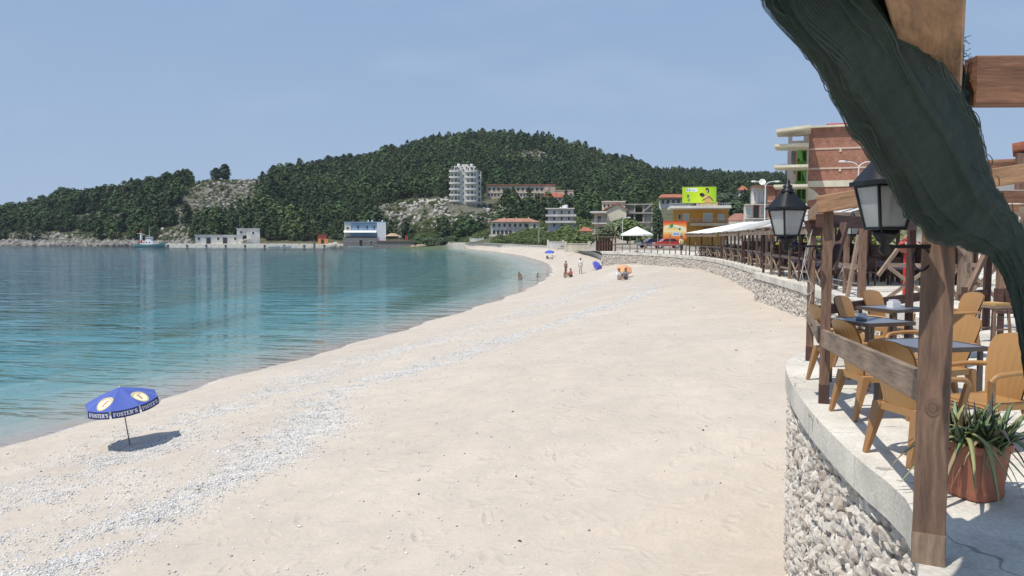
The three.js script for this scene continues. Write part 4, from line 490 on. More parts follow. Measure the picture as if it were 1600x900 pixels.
{ const o = site('cafe_deck', 'stone terrace deck with railing beside the waterside cafe', 'deck', 622, 388, 434); const s = o.s; clearings.pop(); o.position.y = 0;
  block(o, 'stone_base', -32, 26, -4, 9.5, 0, -8, Mt.stonebase); block(o, 'deck', -33, 27, 9.52, 10.8, 0.4, -8, Mt.timberWeath); railing(o, -32, 26.5, 10.8, 3.6, 0.3, 14, Mt.frameDark); mesh('thatch_roof', [move(new THREE.CylinderGeometry(1.3, 4.4, 1.6, 16).scale(1, 1, 0.7), -8 * s, 20 * s, -3.6)], Mt.thatch, o); for (const x of [-15, -8, -1]) mesh('post', bx(x * s - 0.09, x * s + 0.09, 10.8 * s, 18.2 * s, -3.7, -3.52), Mt.frameDark, o); mesh('banner', bx(12 * s, 14.6 * s, 12 * s, 18.5 * s, -1.1, -1.02), Mt.red, o); for (const x of [11.6, 15]) mesh('banner_post', bx(x * s - 0.04, x * s + 0.04, 10.8 * s, 19 * s, -1.1, -1.02), Mt.metal, o); }
{ const o = site('storage_shed', 'rusty orange and red shed on the quay left of the cafe', 'shed', 505, 381, 449); const s = o.s; clearings.pop(); o.position.y = 1.78; block(o, 'wall', -8, 7, 0, 8, 0, -4, mat([0.62, 0.25, 0.09], 0.8)); block(o, 'upper_wall', -8, 5, 8.05, 15, -0.3, -4, mat([0.36, 0.09, 0.06], 0.8)); block(o, 'roof', -9, 8, 15.05, 15.7, 0.2, -4.2, Mt.frameDark); windowAt(o, -1, 4, 4, 6, 0, Mt.dark, Mt.frameDark, 'door'); }
{ const o = site('gate_post', 'weathered timber mooring post at the quay edge', 'post', 491, 384, 440); const s = o.s; clearings.pop(); o.position.y = 0; mesh('post', cyl(0.7, 0.6, 7, 0, -3.2, 0, 10), Mt.timberWeath, o); mesh('cap', cyl(0.75, 0.75, 0.3, 0, 3.81, 0, 10), Mt.frameDark, o); }
// fishing boat and dinghies
function hullGeo(L, B, D, sheer = 0.5) { return grid(20, 10, (u, v) => { const x = (u - 0.5) * L, bow = Math.pow(clamp((u - 0.45) / 0.55), 2.2), st = 1 - 0.15 * Math.pow(1 - u, 3), w = B / 2 * (1 - bow) * st, a = (v - 0.5) * Math.PI; const y = D * (1 - Math.pow(Math.cos(a), 0.45)) + sheer * (bow * 1.2 + 0.15 * Math.pow(1 - u, 2)) * Math.abs(Math.sin(a)); return v3(x + bow * 0.05 * L * Math.abs(Math.sin(a)), y, Math.sin(a) * w); }); }
{ const p = at(234, 386, 455); const o = thing('fishing_boat', 'white fishing boat with a teal hull moored at the quay end', 'boat', [p.x, -0.6, p.z], -0.08);
  mesh('hull', hullGeo(17, 4.4, 2.0, 1.2), mat([0.10, 0.24, 0.25], 0.5, { side: THREE.DoubleSide }), o); mesh('deck', bx(-7.6, 5, 1.7, 1.85, -1.85, 1.85), Mt.frame, o); mesh('bulwark', [bx(-4, 5.2, 2.42, 2.75, 2.0, 2.12), bx(-4, 5.2, 2.42, 2.75, -2.12, -2.0)], Mt.lampWhite, o); const c = mesh('wheelhouse', [bx(-3.5, 2.6, 1.86, 4.2, -1.4, 1.4), bx(-1.6, 1.4, 4.2, 6.2, -1.2, 1.2)], Mt.lampWhite, o); for (const x of [-1, 0.1, 1.0]) mesh('window', bx(x - 0.3, x + 0.3, 5, 5.7, 1.18, 1.23), Mt.glass, c); for (const x of [-2.6, -1, 0.8]) mesh('window', bx(x - 0.35, x + 0.35, 2.9, 3.6, 1.38, 1.43), Mt.glass, c); mesh('roof', bx(-1.9, 1.8, 6.2, 6.4, -1.4, 1.4), Mt.lampWhite, c); mesh('mast', cyl(0.09, 0.05, 6, 0, 6.4, 0, 8), Mt.lampWhite, o); mesh('boom', bar(v3(0, 7, 0), v3(-7.4, 8.4, 0), 0.1), Mt.lampWhite, o); mesh('gantry', [bar(v3(-8.2, 1.8, 1.2), v3(-9.6, 5.6, 0.6), 0.16), bar(v3(-8.2, 1.8, -1.2), v3(-9.6, 5.6, -0.6), 0.16), bar(v3(-9.6, 5.6, 0.7), v3(-9.6, 5.6, -0.7), 0.16)], Mt.lampWhite, o); }
{ const p = at(221, 383, 462); const o = thing('harbour_beacon', 'white and red light tower at the end of the quay behind the boat', 'beacon', [p.x, 0.2, p.z]); mesh('base', bx(-1.6, 1.6, -2, 1.2, -1.6, 1.6), Mt.concGrey, o); mesh('tower', cyl(0.75, 0.6, 6.2, 0, 1.2, 0, 14), Mt.lampWhite, o); mesh('gallery', cyl(0.95, 0.95, 0.25, 0, 7.4, 0, 14), Mt.lampWhite, o); mesh('lamp_house', lathe([[0, 7.65], [0.4, 7.65], [0.4, 8.6], [0.5, 8.65], [0, 9.1]], 12), mat([0.5, 0.08, 0.06], 0.5), o); mesh('band', cyl(0.76, 0.74, 1.6, 0, 2.0, 0, 14), mat([0.5, 0.08, 0.06], 0.6), o); }
{ const boat = (px, py, d, L, turn, c, label) => { const p = onLevel(px, py, 0); p.setLength(1); const q = at(px, py, d); const o = thing('rowing_boat', label, 'boat', [q.x, -0.15, q.z], turn, 'small boats moored along the quay'); mesh('hull', hullGeo(L, L * 0.34, 0.7, 0.35), mat(c, 0.5, { side: THREE.DoubleSide }), o); for (const x of [-0.2, 0.12]) mesh('thwart', bx(L * x - 0.15, L * x + 0.15, 0.48, 0.54, -L * 0.14, L * 0.14), Mt.timberWeath, o); mesh('gunwale', [bx(-L * 0.45, L * 0.2, 0.7, 0.78, L * 0.16, L * 0.175), bx(-L * 0.45, L * 0.2, 0.7, 0.78, -L * 0.175, -L * 0.16)], Mt.frame, o); };
  boat(428, 386, 441, 6, 0.1, [0.7, 0.7, 0.68], 'white dinghy low on the water, left of the two together'); boat(447, 386, 440, 5.5, -0.15, [0.55, 0.6, 0.62], 'pale grey dinghy floating right of the white dinghy'); boat(553, 388.5, 424, 6, 0.05, [0.62, 0.62, 0.6], 'white rowing boat in front of the stone cafe base, left one'); boat(572, 388.5, 423, 6.5, 0.2, [0.7, 0.7, 0.68], 'white rowing boat in front of the stone cafe base, right one'); }
{ const spots = [[518, 384, 2.6], [524, 382, 2.4], [530, 385, 2.2], [522, 386.5, 1.7], [534, 387, 1.5], [655, 387, 2.0], [664, 386.5, 1.8], [646, 388, 1.6], [672, 387, 1.5], [681, 386, 1.4], [658, 384, 1.7]]; spots.forEach(([px, py, r], i) => { const d = i < 5 ? 440 : 428, p = at(px, py, d); const o = solo('boulder', lump(40 + i, r, r * 0.8, r * 0.9, 2, 0.12), mat(i < 5 ? [0.5, 0.48, 0.44] : [0.42, 0.33, 0.26], 0.95, { map: rep(stoneTex, 0.5) }), i < 5 ? 'pale boulder piled on the quay beside the stone cafe base' : 'brown boulder of the rock spit below the cafe deck', 'boulder', i < 5 ? 'pale boulders by the cafe' : 'brown boulders by the deck'); o.position.set(p.x, Math.max(0.3, p.y * 0.6), p.z); }); }
plantForest();
// ---------------------------------------------------------------- terrace and walls ([x, metres north])
const FLOOR = 4.15;
const smoothLine = (pts, n) => new THREE.CatmullRomCurve3(pts.map(([x, d]) => v3(x, 0, -d)), false, 'centripetal').getSpacedPoints(n).map(p => [p.x, -p.z]);
const lineNear = smoothLine([[-9, -1.2], [-4, 0.5], [-0.6, 1.3], [0.9, 2.2], [1.95, 3.75], [2.46, 4.86], [2.58, 5.91], [2.78, 7.21], [2.91, 7.87], [3.29, 9.46], [3.68, 10.6], [4.15, 11.3], [5.2, 12.1], [6.6, 12.9], [8.0, 14.3]], 70);
const lineMid = smoothLine([[8.0, 14.3], [8.5, 17.5], [8.95, 21], [9.6, 25.5], [10.4, 31], [11.1, 36.8]], 26);
const lineFar = smoothLine([[11.9, 37.6], [12.9, 44], [14.4, 54], [15.4, 64], [14.9, 74], [13.2, 82], [10.1, 90]], 40);
const outline = [...lineNear, ...lineMid.slice(1), ...lineFar, [10.6, 96], [60, 96], [70, 30], [70, -14], [-9, -14]];
{ const g = extrude(outline.map(([x, d]) => [x, d]), 0.25); g.rotateX(-Math.PI / 2); g.translate(0, FLOOR - 0.25, 0); 
  structure('terrace_floor', g, Mt.concrete); }
// a run of wall under the terrace edge; stones set proud of a mortar core
function offsetLine(l, k) { return l.map((p, i) => { const a = l[Math.max(0, i - 1)], b = l[Math.min(l.length - 1, i + 1)], L = Math.hypot(b[0] - a[0], b[1] - a[1]); return [p[0] + (b[1] - a[1]) / L * k, p[1] - (b[0] - a[0]) / L * k]; }); }
function core(l, y0, y1, thick) { const inn = offsetLine(l, thick), P = [], U = []; let s = 0; const q = (A, B, C, D, u0, u1, v0, v1) => { for (const [X, u, v] of [[A, u0, v0], [B, u1, v0], [C, u1, v1], [A, u0, v0], [C, u1, v1], [D, u0, v1]]) { P.push(...X); U.push(u, v); } };
  for (let i = 0; i + 1 < l.length; i++) { const a = l[i], b = l[i + 1], c = inn[i], e = inn[i + 1], L = Math.hypot(b[0] - a[0], b[1] - a[1]), ya = y0(a), yb = y0(b); const A = [a[0], ya, -a[1]], B = [b[0], yb, -b[1]], C = [b[0], y1, -b[1]], D = [a[0], y1, -a[1]], E = [c[0], ya, -c[1]], F = [e[0], yb, -e[1]], G = [e[0], y1, -e[1]], H = [c[0], y1, -c[1]]; q(B, A, D, C, s + L, s, 0, 1); q(E, F, G, H, s, s + L, 0, 1); q(D, H, G, C, 0, 0.1, 0, 0.1); s += L; }
  const g = new THREE.BufferGeometry(); g.setAttribute('position', new THREE.Float32BufferAttribute(P, 3)); g.setAttribute('uv', new THREE.Float32BufferAttribute(U, 2)); g.computeVertexNormals(); return g; }
const stoneMats = [[0.66, 0.63, 0.59], [0.60, 0.56, 0.515], [0.70, 0.675, 0.64], [0.53, 0.47, 0.425], [0.64, 0.59, 0.55], [0.58, 0.565, 0.54]].map(c => mat(c, 0.95, { map: rep(stoneTex, 1), bumpMap: rep(stoneTex, 1.3), bumpScale: 0.02 }));
const stoneGeos = [1, 2, 3, 4, 5, 6, 7].map(i => { const g = lump(300 + i, 0.56, 0.5, 0.5, 1, 0.26).toNonIndexed(); g.computeVertexNormals(); const p = g.attributes.position, u = new Float32Array(p.count * 2); for (let k = 0; k < p.count; k++) { u[k * 2] = p.getX(k); u[k * 2 + 1] = p.getY(k); } g.setAttribute('uv', new THREE.BufferAttribute(u, 2)); return g; });
function wall(name, label, l, y0, y1, size, keep, seed, thick = 0.45) {
  const o = thing(name, label, 'wall'); const ins = offsetLine(l, 0.10); mesh('mortar', core(ins, p => y0(p) - 0.5, y1, thick), mat([0.44, 0.415, 0.38], 0.95, { map: rep(concTex, 0.4) }), o);
  const r = RNG(seed), list = []; let s = 0; const cum = [0]; for (let i = 1; i < ins.length; i++) cum.push(cum[i - 1] + Math.hypot(ins[i][0] - ins[i - 1][0], ins[i][1] - ins[i - 1][1]));
  const L = cum[cum.length - 1]; let row = 0;
  for (let y = y1 - size * 0.42; y > -0.6; y -= size * 0.66) { row++; for (let t = r() * size; t < L;) { const w = size * (0.6 + 0.95 * r()); t += w * 0.5; let i = 1; while (i < cum.length - 1 && cum[i] < t) i++; const k = (t - cum[i - 1]) / (cum[i] - cum[i - 1]), a = ins[i - 1], b = ins[i], x = lerp(a[0], b[0], k), d = lerp(a[1], b[1], k); if (y > y0([x, d]) - size && t < L) { const yaw = Math.atan2(-(b[1] - a[1]), b[0] - a[0]); const h = size * (0.6 + 0.5 * r()); list.push({ m: M4(x, Math.min(y + (r() - 0.5) * size * 0.75, y1 - h * 0.45), -d, (r() - 0.5) * 0.8, -yaw + (r() - 0.5) * 0.6, 0.5 + (r() - 0.5) * 1.6, w * 1.02, h, size * (0.55 + 0.7 * r())), big: size * w / (x * x + d * d), k: Math.floor(r() * stoneGeos.length), c: Math.floor(r() * r() * 6 * 1.3) % 6, z: d }); } t += w * 0.5; } }
  list.sort((a, b) => b.big - a.big); const vis = list; const own = vis.slice(0, keep), rest = vis.slice(keep);
  for (const q of own) { const m = mesh('stone', stoneGeos[q.k], stoneMats[q.c], o); m.matrixAutoUpdate = true; q.m.decompose(m.position, m.quaternion, m.scale); }
  if (rest.length) { const per = stoneGeos.length; for (let k = 0; k < per; k++) { const f = rest.filter(q => q.k === k); if (!f.length) continue; const im = instanced('stones', stoneGeos[k], mat([1, 1, 1], 0.95, { map: rep(stoneTex, 1) }), f.map(q => q.m), o, f.map(q => stoneMats[q.c].color)); im.userData.kind = 'stuff'; } }
  return o;
}
const sandY = ([x, d]) => sandH(x, d);
const visNear = lineNear.filter(([x, d]) => d > 3.2);
wall('stone_wall', 'near curved rubble stone wall under the cafe terrace edge', visNear, sandY, FLOOR - 0.25, 0.135, 300, 51);
wall('stone_wall', 'rubble stone wall stepping back beyond the near terrace, with grey coping', lineMid, sandY, FLOOR - 0.25, 0.15, 60, 52);
wall('stone_wall', 'long low stone wall of the far promenade below the white lean-to roofs', lineFar, sandY, FLOOR - 0.25, 0.2, 0, 53);
{ const l = smoothLine([[10.2, 91], [12.6, 110], [14, 130], [15, 160], [13, 205], [8, 250], [-3, 300], [-20, 380], [-36, 425]], 60); const o = thing('sea_wall', 'low pale sea wall running along the back of the far beach', 'wall'); mesh('wall', core(l, p => sandH(p[0], p[1]) - 1.2, 2.95, 0.6), Mt.concrete, o); mesh('coping', core(offsetLine(l, -0.12), p => 2.951, 3.1, 0.85), Mt.concrete, o); }
{ const o = thing('plaster_pier', 'white plastered pier below the near terrace edge at the timber post', 'pier'); const l = lineNear.filter(([x, d]) => d > 1.5 && d < 4.35); mesh('face', core(offsetLine(l, -0.05), p => 1.2, FLOOR - 0.256, 0.5), Mt.white, o); mesh('ledge', core(offsetLine(l, -0.09), p => FLOOR - 0.42, FLOOR - 0.3, 0.1), Mt.white, o); }

// ---------------------------------------------------------------- near pergola
const P = (x, h, d) => v3(x, FLOOR + h, -d);
{
  const o = thing('timber_pergola', 'brown timber pergola with plank railing along the near terrace edge', 'pergola');
  const A = [2.13, 4.0], B = [3.1, 7.87], C = [3.97, 10.6], post = (p, h, w, m) => mesh('post', bar(P(p[0], 0, p[1]), P(p[0], h, p[1]), w, w, 0.006, v3(p[0], 0, -p[1]).normalize()), m, o);
  post(A, 2.3, 0.15, Mt.post); mesh('post_base', bar(P(A[0], 0.001, A[1]), P(A[0], 0.16, A[1]), 0.156, 0.156, 0.004, v3(A[0], 0, -A[1]).normalize()), Mt.railGrey, o);
  { const n = v3(-A[0], 0, A[1]).normalize(), k = lathe([[0.001, 0.012], [0.014, 0.011], [0.018, 0.006], [0.024, 0.010], [0.032, 0.008], [0.04, 0.001]], 18); k.rotateX(Math.PI / 2); k.scale(1, 1.35, 0.45); k.rotateY(Math.atan2(n.x, n.z)); mesh('knot', k.translate(A[0] + n.x * 0.074, FLOOR + 0.8, -A[1] + n.z * 0.074), Mt.post, o); }
  mesh('back_board', bar(P(2.245, 0.25, 4.14), P(2.245, 1.05, 4.14), 0.022, 0.09), Mt.railGrey, o);
  post(B, 1.9, 0.095, Mt.post); post(C, 1.86, 0.095, Mt.post); for (const q of [B, C]) mesh('post_foot', bar(P(q[0], 0.001, q[1]), P(q[0], 0.19, q[1]), 0.1, 0.1, 0.005, v3(q[0], 0, -q[1]).normalize()), Mt.postDark, o);
  // overhead
  mesh('beam', bar(P(2.24, 2.42, 4.25), P(0.15, 2.42, 0.46), 0.2, 0.23, 0.008), Mt.beamLight, o);
  mesh('cross_beam', bar(P(2.27, 2.415, 4.02), P(7.4, 2.415, 3.9), 0.12, 0.235, 0.006), Mt.beamRed, o);
  mesh('cross_beam', bar(P(4.95, 2.42, 9.55), P(13, 2.42, 9.4), 0.14, 0.235), Mt.beamRed, o); mesh('cross_beam', bar(P(8.25, 2.42, 15.6), P(16, 2.42, 15.4), 0.14, 0.235), Mt.beamRed, o); mesh('cross_beam', bar(P(10.95, 2.38, 20.6), P(18, 2.38, 20.4), 0.14, 0.2), Mt.beamRed, o);
  mesh('upright_block', bar(P(5.92, 2.2, 9.38), P(5.92, 2.62, 9.38), 0.1, 0.06), Mt.post, o);
  mesh('rafter', bar(P(2.96, 1.96, 7.80), P(5.1, 2.30, 7.0), 0.11, 0.165), Mt.beamLight, o);
  mesh('lintel', bar(P(3.06, 1.81, 7.97), P(5.2, 1.80, 10.4), 0.09, 0.13), Mt.postDark, o);
  mesh('lintel', bar(P(3.12, 1.985, 7.95), P(4.03, 1.93, 10.8), 0.1, 0.14), Mt.beamLight, o);
  mesh('bracket', extrude([[-0.13, 0], [0.13, 0], [0.05, -0.2], [-0.05, -0.2]], 0.1).translate(C[0], FLOOR + 1.86, -C[1] + 0.02), Mt.postDark, o);
  mesh('brace', bar(P(3.13, 1.3, 7.84), P(3.4, 1.77, 8.2), 0.07, 0.08), Mt.postDark, o);
  // railing planks
  mesh('rail', bar(P(3.05, 0.66, 7.78), P(2.155, 0.86, 4.1), 0.045, 0.17, 0.004), Mt.railGrey, o);
  mesh('rail', bar(P(3.93, 0.61, 10.55), P(3.08, 0.66, 7.95), 0.045, 0.15, 0.004), Mt.railGrey, o);
  mesh('rail', bar(P(4.05, 0.66, 10.62), P(6.5, 0.76, 12.3), 0.05, 0.13, 0.004), Mt.postDark, o); post([6.52, 12.32], 1.4, 0.1, Mt.postDark); post([5.22, 10.48], 1.85, 0.1, Mt.postDark);
  // posts farther right, with A-shaped braces
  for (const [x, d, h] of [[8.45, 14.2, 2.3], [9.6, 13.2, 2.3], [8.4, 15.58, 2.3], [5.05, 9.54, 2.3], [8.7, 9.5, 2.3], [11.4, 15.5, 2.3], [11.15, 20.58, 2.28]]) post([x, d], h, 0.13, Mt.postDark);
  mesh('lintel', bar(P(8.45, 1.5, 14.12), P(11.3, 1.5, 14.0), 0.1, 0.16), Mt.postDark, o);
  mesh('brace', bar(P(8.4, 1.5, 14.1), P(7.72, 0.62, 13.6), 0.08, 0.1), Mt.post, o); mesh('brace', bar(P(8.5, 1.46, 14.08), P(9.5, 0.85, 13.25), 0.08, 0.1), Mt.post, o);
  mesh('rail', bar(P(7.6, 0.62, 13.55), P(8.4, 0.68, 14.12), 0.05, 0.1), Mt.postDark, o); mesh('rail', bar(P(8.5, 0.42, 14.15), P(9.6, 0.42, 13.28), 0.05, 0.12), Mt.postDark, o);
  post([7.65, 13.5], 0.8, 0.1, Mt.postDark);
  // cord hanging at the small post
  const cord = mat([0.62, 0.6, 0.56], 0.7); const kc = []; const rr = RNG(5);
  for (let i = 0; i < 3; i++) { const pts = []; for (let k = 0; k <= 8; k++) { const t = k / 8; pts.push(P(C[0] - 0.09 + 0.05 * Math.sin(t * (5 + i) + i) + (i - 2) * 0.02, 1.75 - t * (0.75 + 0.12 * i), C[1] - 0.08 - 0.02 * i)); } kc.push(tube(pts, 0.004, 5, 40)); } kc.push(clean(new THREE.TorusGeometry(0.09, 0.004, 5, 24)).translate(C[0] - 0.1, FLOOR + 0.98, -C[1] + 0.1)); 
  const co = thing('coiled_cable', 'pale cable hanging in loops from the farther small railing post', 'cable'); mesh('cable', kc, cord, co);
}
// ---------------------------------------------------------------- shade net
{
  const path = [[1262, -120, 2.35, 0.30], [1300, -40, 2.45, 0.31], [1350, 55, 2.75, 0.33], [1404, 145, 3.05, 0.345], [1456, 232, 3.4, 0.36], [1498, 305, 3.62, 0.32], [1536, 342, 3.74, 0.24], [1572, 378, 3.84, 0.165], [1598, 440, 3.9, 0.12], [1612, 520, 3.95, 0.10], [1622, 600, 4.0, 0.09]];
  const crv = new THREE.CatmullRomCurve3(path.map(([x, y, d]) => at(x, y, d))), N = 160, Mseg = 220;
  const frames = crv.computeFrenetFrames(N, false);
  const wid = t => { const k = t * (path.length - 1), i = Math.min(path.length - 2, Math.floor(k)); const f = k - i, s = f * f * (3 - 2 * f); return lerp(path[i][3], path[i + 1][3], s) * 0.62; };
  const net = (grow, seed, amp) => grid(Mseg, N, (u, v) => { const c = crv.getPoint(v), a = u * Math.PI * 2, tan = crv.getTangent(v), side = v3().crossVectors(tan, v3(0, 0, 1)).normalize(), up = v3().crossVectors(side, tan).normalize(); let r = wid(v) * grow; const uu = (u * 1) % 1;
    const fold = 0.20 * (0.6 - Math.pow(Math.abs(Math.sin(a * 3.5 + 1.2 * Math.sin(v * 4 + seed))), 0.6)) + 0.12 * (0.6 - Math.pow(Math.abs(Math.sin(a * 6 + v * 7 + seed + 1.5 * Math.sin(v * 8))), 0.5)) + 0.03 * Math.sin(a * 19 - v * 5) + 0.16 * (fbm(Math.cos(a) * 2.2 + 5, v * 9 + Math.sin(a) * 2.2, 3, 7 + seed) - 0.5); const edge = 0.10 * (noise(v * 60, Math.cos(a) * 3 + Math.sin(a) * 2, 3) - 0.5); r *= 1 + amp * (fold + edge); const sag = 0.10 * Math.sin(v * Math.PI) * Math.max(0, -Math.cos(a));
    return c.clone().addScaledVector(side, Math.cos(a) * r).addScaledVector(up, Math.sin(a) * r * 0.55 - sag * 0.4); }, (u, v) => [u * 3, v * 6]);
  const o = thing('shade_net', 'bunched dark green shade net draped over the corner beam', 'net');
  mesh('folded_net', net(1, 1, 0.8), mat([0.042, 0.08, 0.06], 0.8, { bumpMap: rep(netTex, 1, 2), bumpScale: 0.012, map: rep(netTex, 1, 2), side: THREE.DoubleSide }), o);
  mesh('open_net', net(1.04, 1, 0.9), mat([0.02, 0.042, 0.036], 0.7, { alphaMap: rep(netAlpha, 14, 20), alphaTest: 0.5, side: THREE.DoubleSide }), o);
  // open mesh fringe: strands lying off the bundle
  const st = [], rr = RNG(9); for (let i = 0; i < 150; i++) { const v0 = rr() * 0.9, a = rr() * 6.28, pts = []; for (let k = 0; k < 4; k++) { const v = Math.min(0.999, v0 + k * 0.012), c = crv.getPoint(v), tan = crv.getTangent(v), side = v3().crossVectors(tan, v3(0, 0, 1)).normalize(), up = v3().crossVectors(side, tan).normalize(), r = wid(v) * (1.02 + 0.06 * Math.sin(k * 1.6 + i) + (k === 3 ? 0.05 * rr() : 0)); pts.push(c.addScaledVector(side, Math.cos(a + k * 0.03) * r).addScaledVector(up, Math.sin(a + k * 0.03) * r * 0.55)); } st.push(tube(pts, 0.0022, 3, 5)); }
  mesh('loose_strands', st, mat([0.04, 0.075, 0.055], 0.8), o);
  // tuft of mesh behind the beam end, hanging down the far side
  const back = grid(30, 40, (u, v) => { const b = at(lerp(1486, lerp(1503, 1560, v * v), u), lerp(50, 372, v), 4.0 - 0.12 * Math.sin(u * 3.1)), f = 0.03 * Math.sin(u * 18 + v * 5) + 0.03 * (noise(u * 6, v * 9, 4) - 0.5); return v3(b.x + 0.018 * (noise(v * 26, u * 2, 9) - 0.5) * (u > 0.9 ? 2.4 : 1), b.y, b.z + f); }, (u, v) => [u, v * 3]);
  mesh('hanging_flap', back, mat([0.05, 0.10, 0.075], 0.8, { bumpMap: rep(netTex, 0.5, 1), bumpScale: 0.012, map: rep(netTex, 0.5, 1), side: THREE.DoubleSide }), o);
  const tf = []; for (let i = 0; i < 60; i++) { const v = rr(), p = at(lerp(1502, 1560, v * v) + rr() * 2, lerp(45, 360, v), 4.0); tf.push(tube([p, p.clone().add(v3(0.02 * rr() + 0.01, 0.02 * (rr() - 0.3), 0)), p.clone().add(v3(0.035 * rr() + 0.012, 0.04 * (rr() - 0.4), 0))], 0.002, 3, 4)); } mesh('loose_strands', tf, mat([0.04, 0.075, 0.055], 0.8), o);
}
// ---------------------------------------------------------------- lanterns
function lantern(label, pos, k, turn, arm, armTurn) {
  const o = thing('wall_lantern', label, 'lantern', pos, turn, 'black framed lanterns on the pergola posts'); const w0 = 0.062 * k, w1 = 0.098 * k, h = 0.2 * k;
  const bars = []; for (const [a, b] of [[-1, -1], [-1, 1], [1, -1], [1, 1]]) bars.push(bar(v3(a * w0, 0, b * w0), v3(a * w1, h, b * w1), 0.012 * k)); for (const [y, w] of [[0, w0], [h, w1]]) for (const q of [0, 1, 2, 3]) { const c = Math.cos(q * Math.PI / 2), s = Math.sin(q * Math.PI / 2); bars.push(bar(v3(c * w - s * w, y, s * w + c * w), v3(c * w + s * w, y, s * w - c * w), 0.014 * k)); } mesh('cage', bars, Mt.iron, o);
  for (let q = 0; q < 4; q++) { const a = q * Math.PI / 2, pane = grid(1, 1, (u, v) => { const w = lerp(w0, w1, v) * 0.98, x = lerp(-w, w, u); return v3(x, v * h, w).applyAxisAngle(v3(0, 1, 0), a); }); mesh('glass_pane', pane, Mt.frost, o); }
  const roof = new THREE.CylinderGeometry(0.05 * k, 0.165 * k, 0.13 * k, 4, 1); roof.rotateY(Math.PI / 4); mesh('roof', [clean(roof).translate(0, h + 0.075 * k, 0), clean(new THREE.CylinderGeometry(0.168 * k, 0.168 * k, 0.02 * k, 4).rotateY(Math.PI / 4)).translate(0, h + 0.012 * k, 0)], Mt.iron, o);
  mesh('finial', lathe([[0.048, 0], [0.05, 0.02], [0.03, 0.035], [0.04, 0.05], [0.015, 0.065], [0.022, 0.08], [0, 0.11]].map(([x, y]) => [x * k, y * k + h + 0.138 * k]), 12), Mt.iron, o);
  const base = lathe([[0, -0.13], [0.012, -0.125], [0.03, -0.1], [0.018, -0.075], [0.05, -0.04], [0.066, -0.008], [0, -0.006]].map(([x, y]) => [x * k, y * k]), 12); mesh('base', [base], Mt.iron, o);
  if (arm) { const e = v3(Math.cos(armTurn) * arm, 0, Math.sin(armTurn) * arm), y = -0.085 * k, br = [bar(v3(0, y, 0), e.clone().setY(y), 0.014 * k, 0.018 * k)]; for (const s of [-1, 1]) br.push(tube([v3(s * 0.012 * k, y + 0.01, 0), v3(s * 0.04 * k, y + 0.035 * k, 0), v3(s * 0.06 * k, y + 0.075 * k, 0)], 0.006 * k, 5, 10)); const ring = []; for (let i = 0; i <= 20; i++) { const a = i / 20 * 6.28; ring.push(e.clone().multiplyScalar(1 - (0.06 * k + 0.055 * k * Math.cos(a)) / arm).setY(y - 0.062 * k + 0.055 * k * Math.sin(a))); } br.push(tube(ring, 0.005 * k, 5, 40)); br.push(bar(e.clone().setY(y - 0.16 * k), e.clone().setY(y + 0.06 * k), 0.02 * k)); mesh('bracket', br, Mt.iron, o); }
  return o;
}
{ const q = at(1383, 357, 3.86), e = v3(2.075, 0, -3.96).sub(q).setY(0); lantern('large black lantern with frosted panes beside the big near post', q, 1.02, 0.12, e.length(), Math.atan2(e.z, e.x) + 0.12); }
{ const q = at(1229, 368, 7.7), e = v3(3.06, 0, -7.86).sub(q).setY(0); lantern('black lantern silhouetted left of the near railing, before the white roofs', q, 1.22, 0.3, e.length(), Math.atan2(e.z, e.x) + 0.3); }
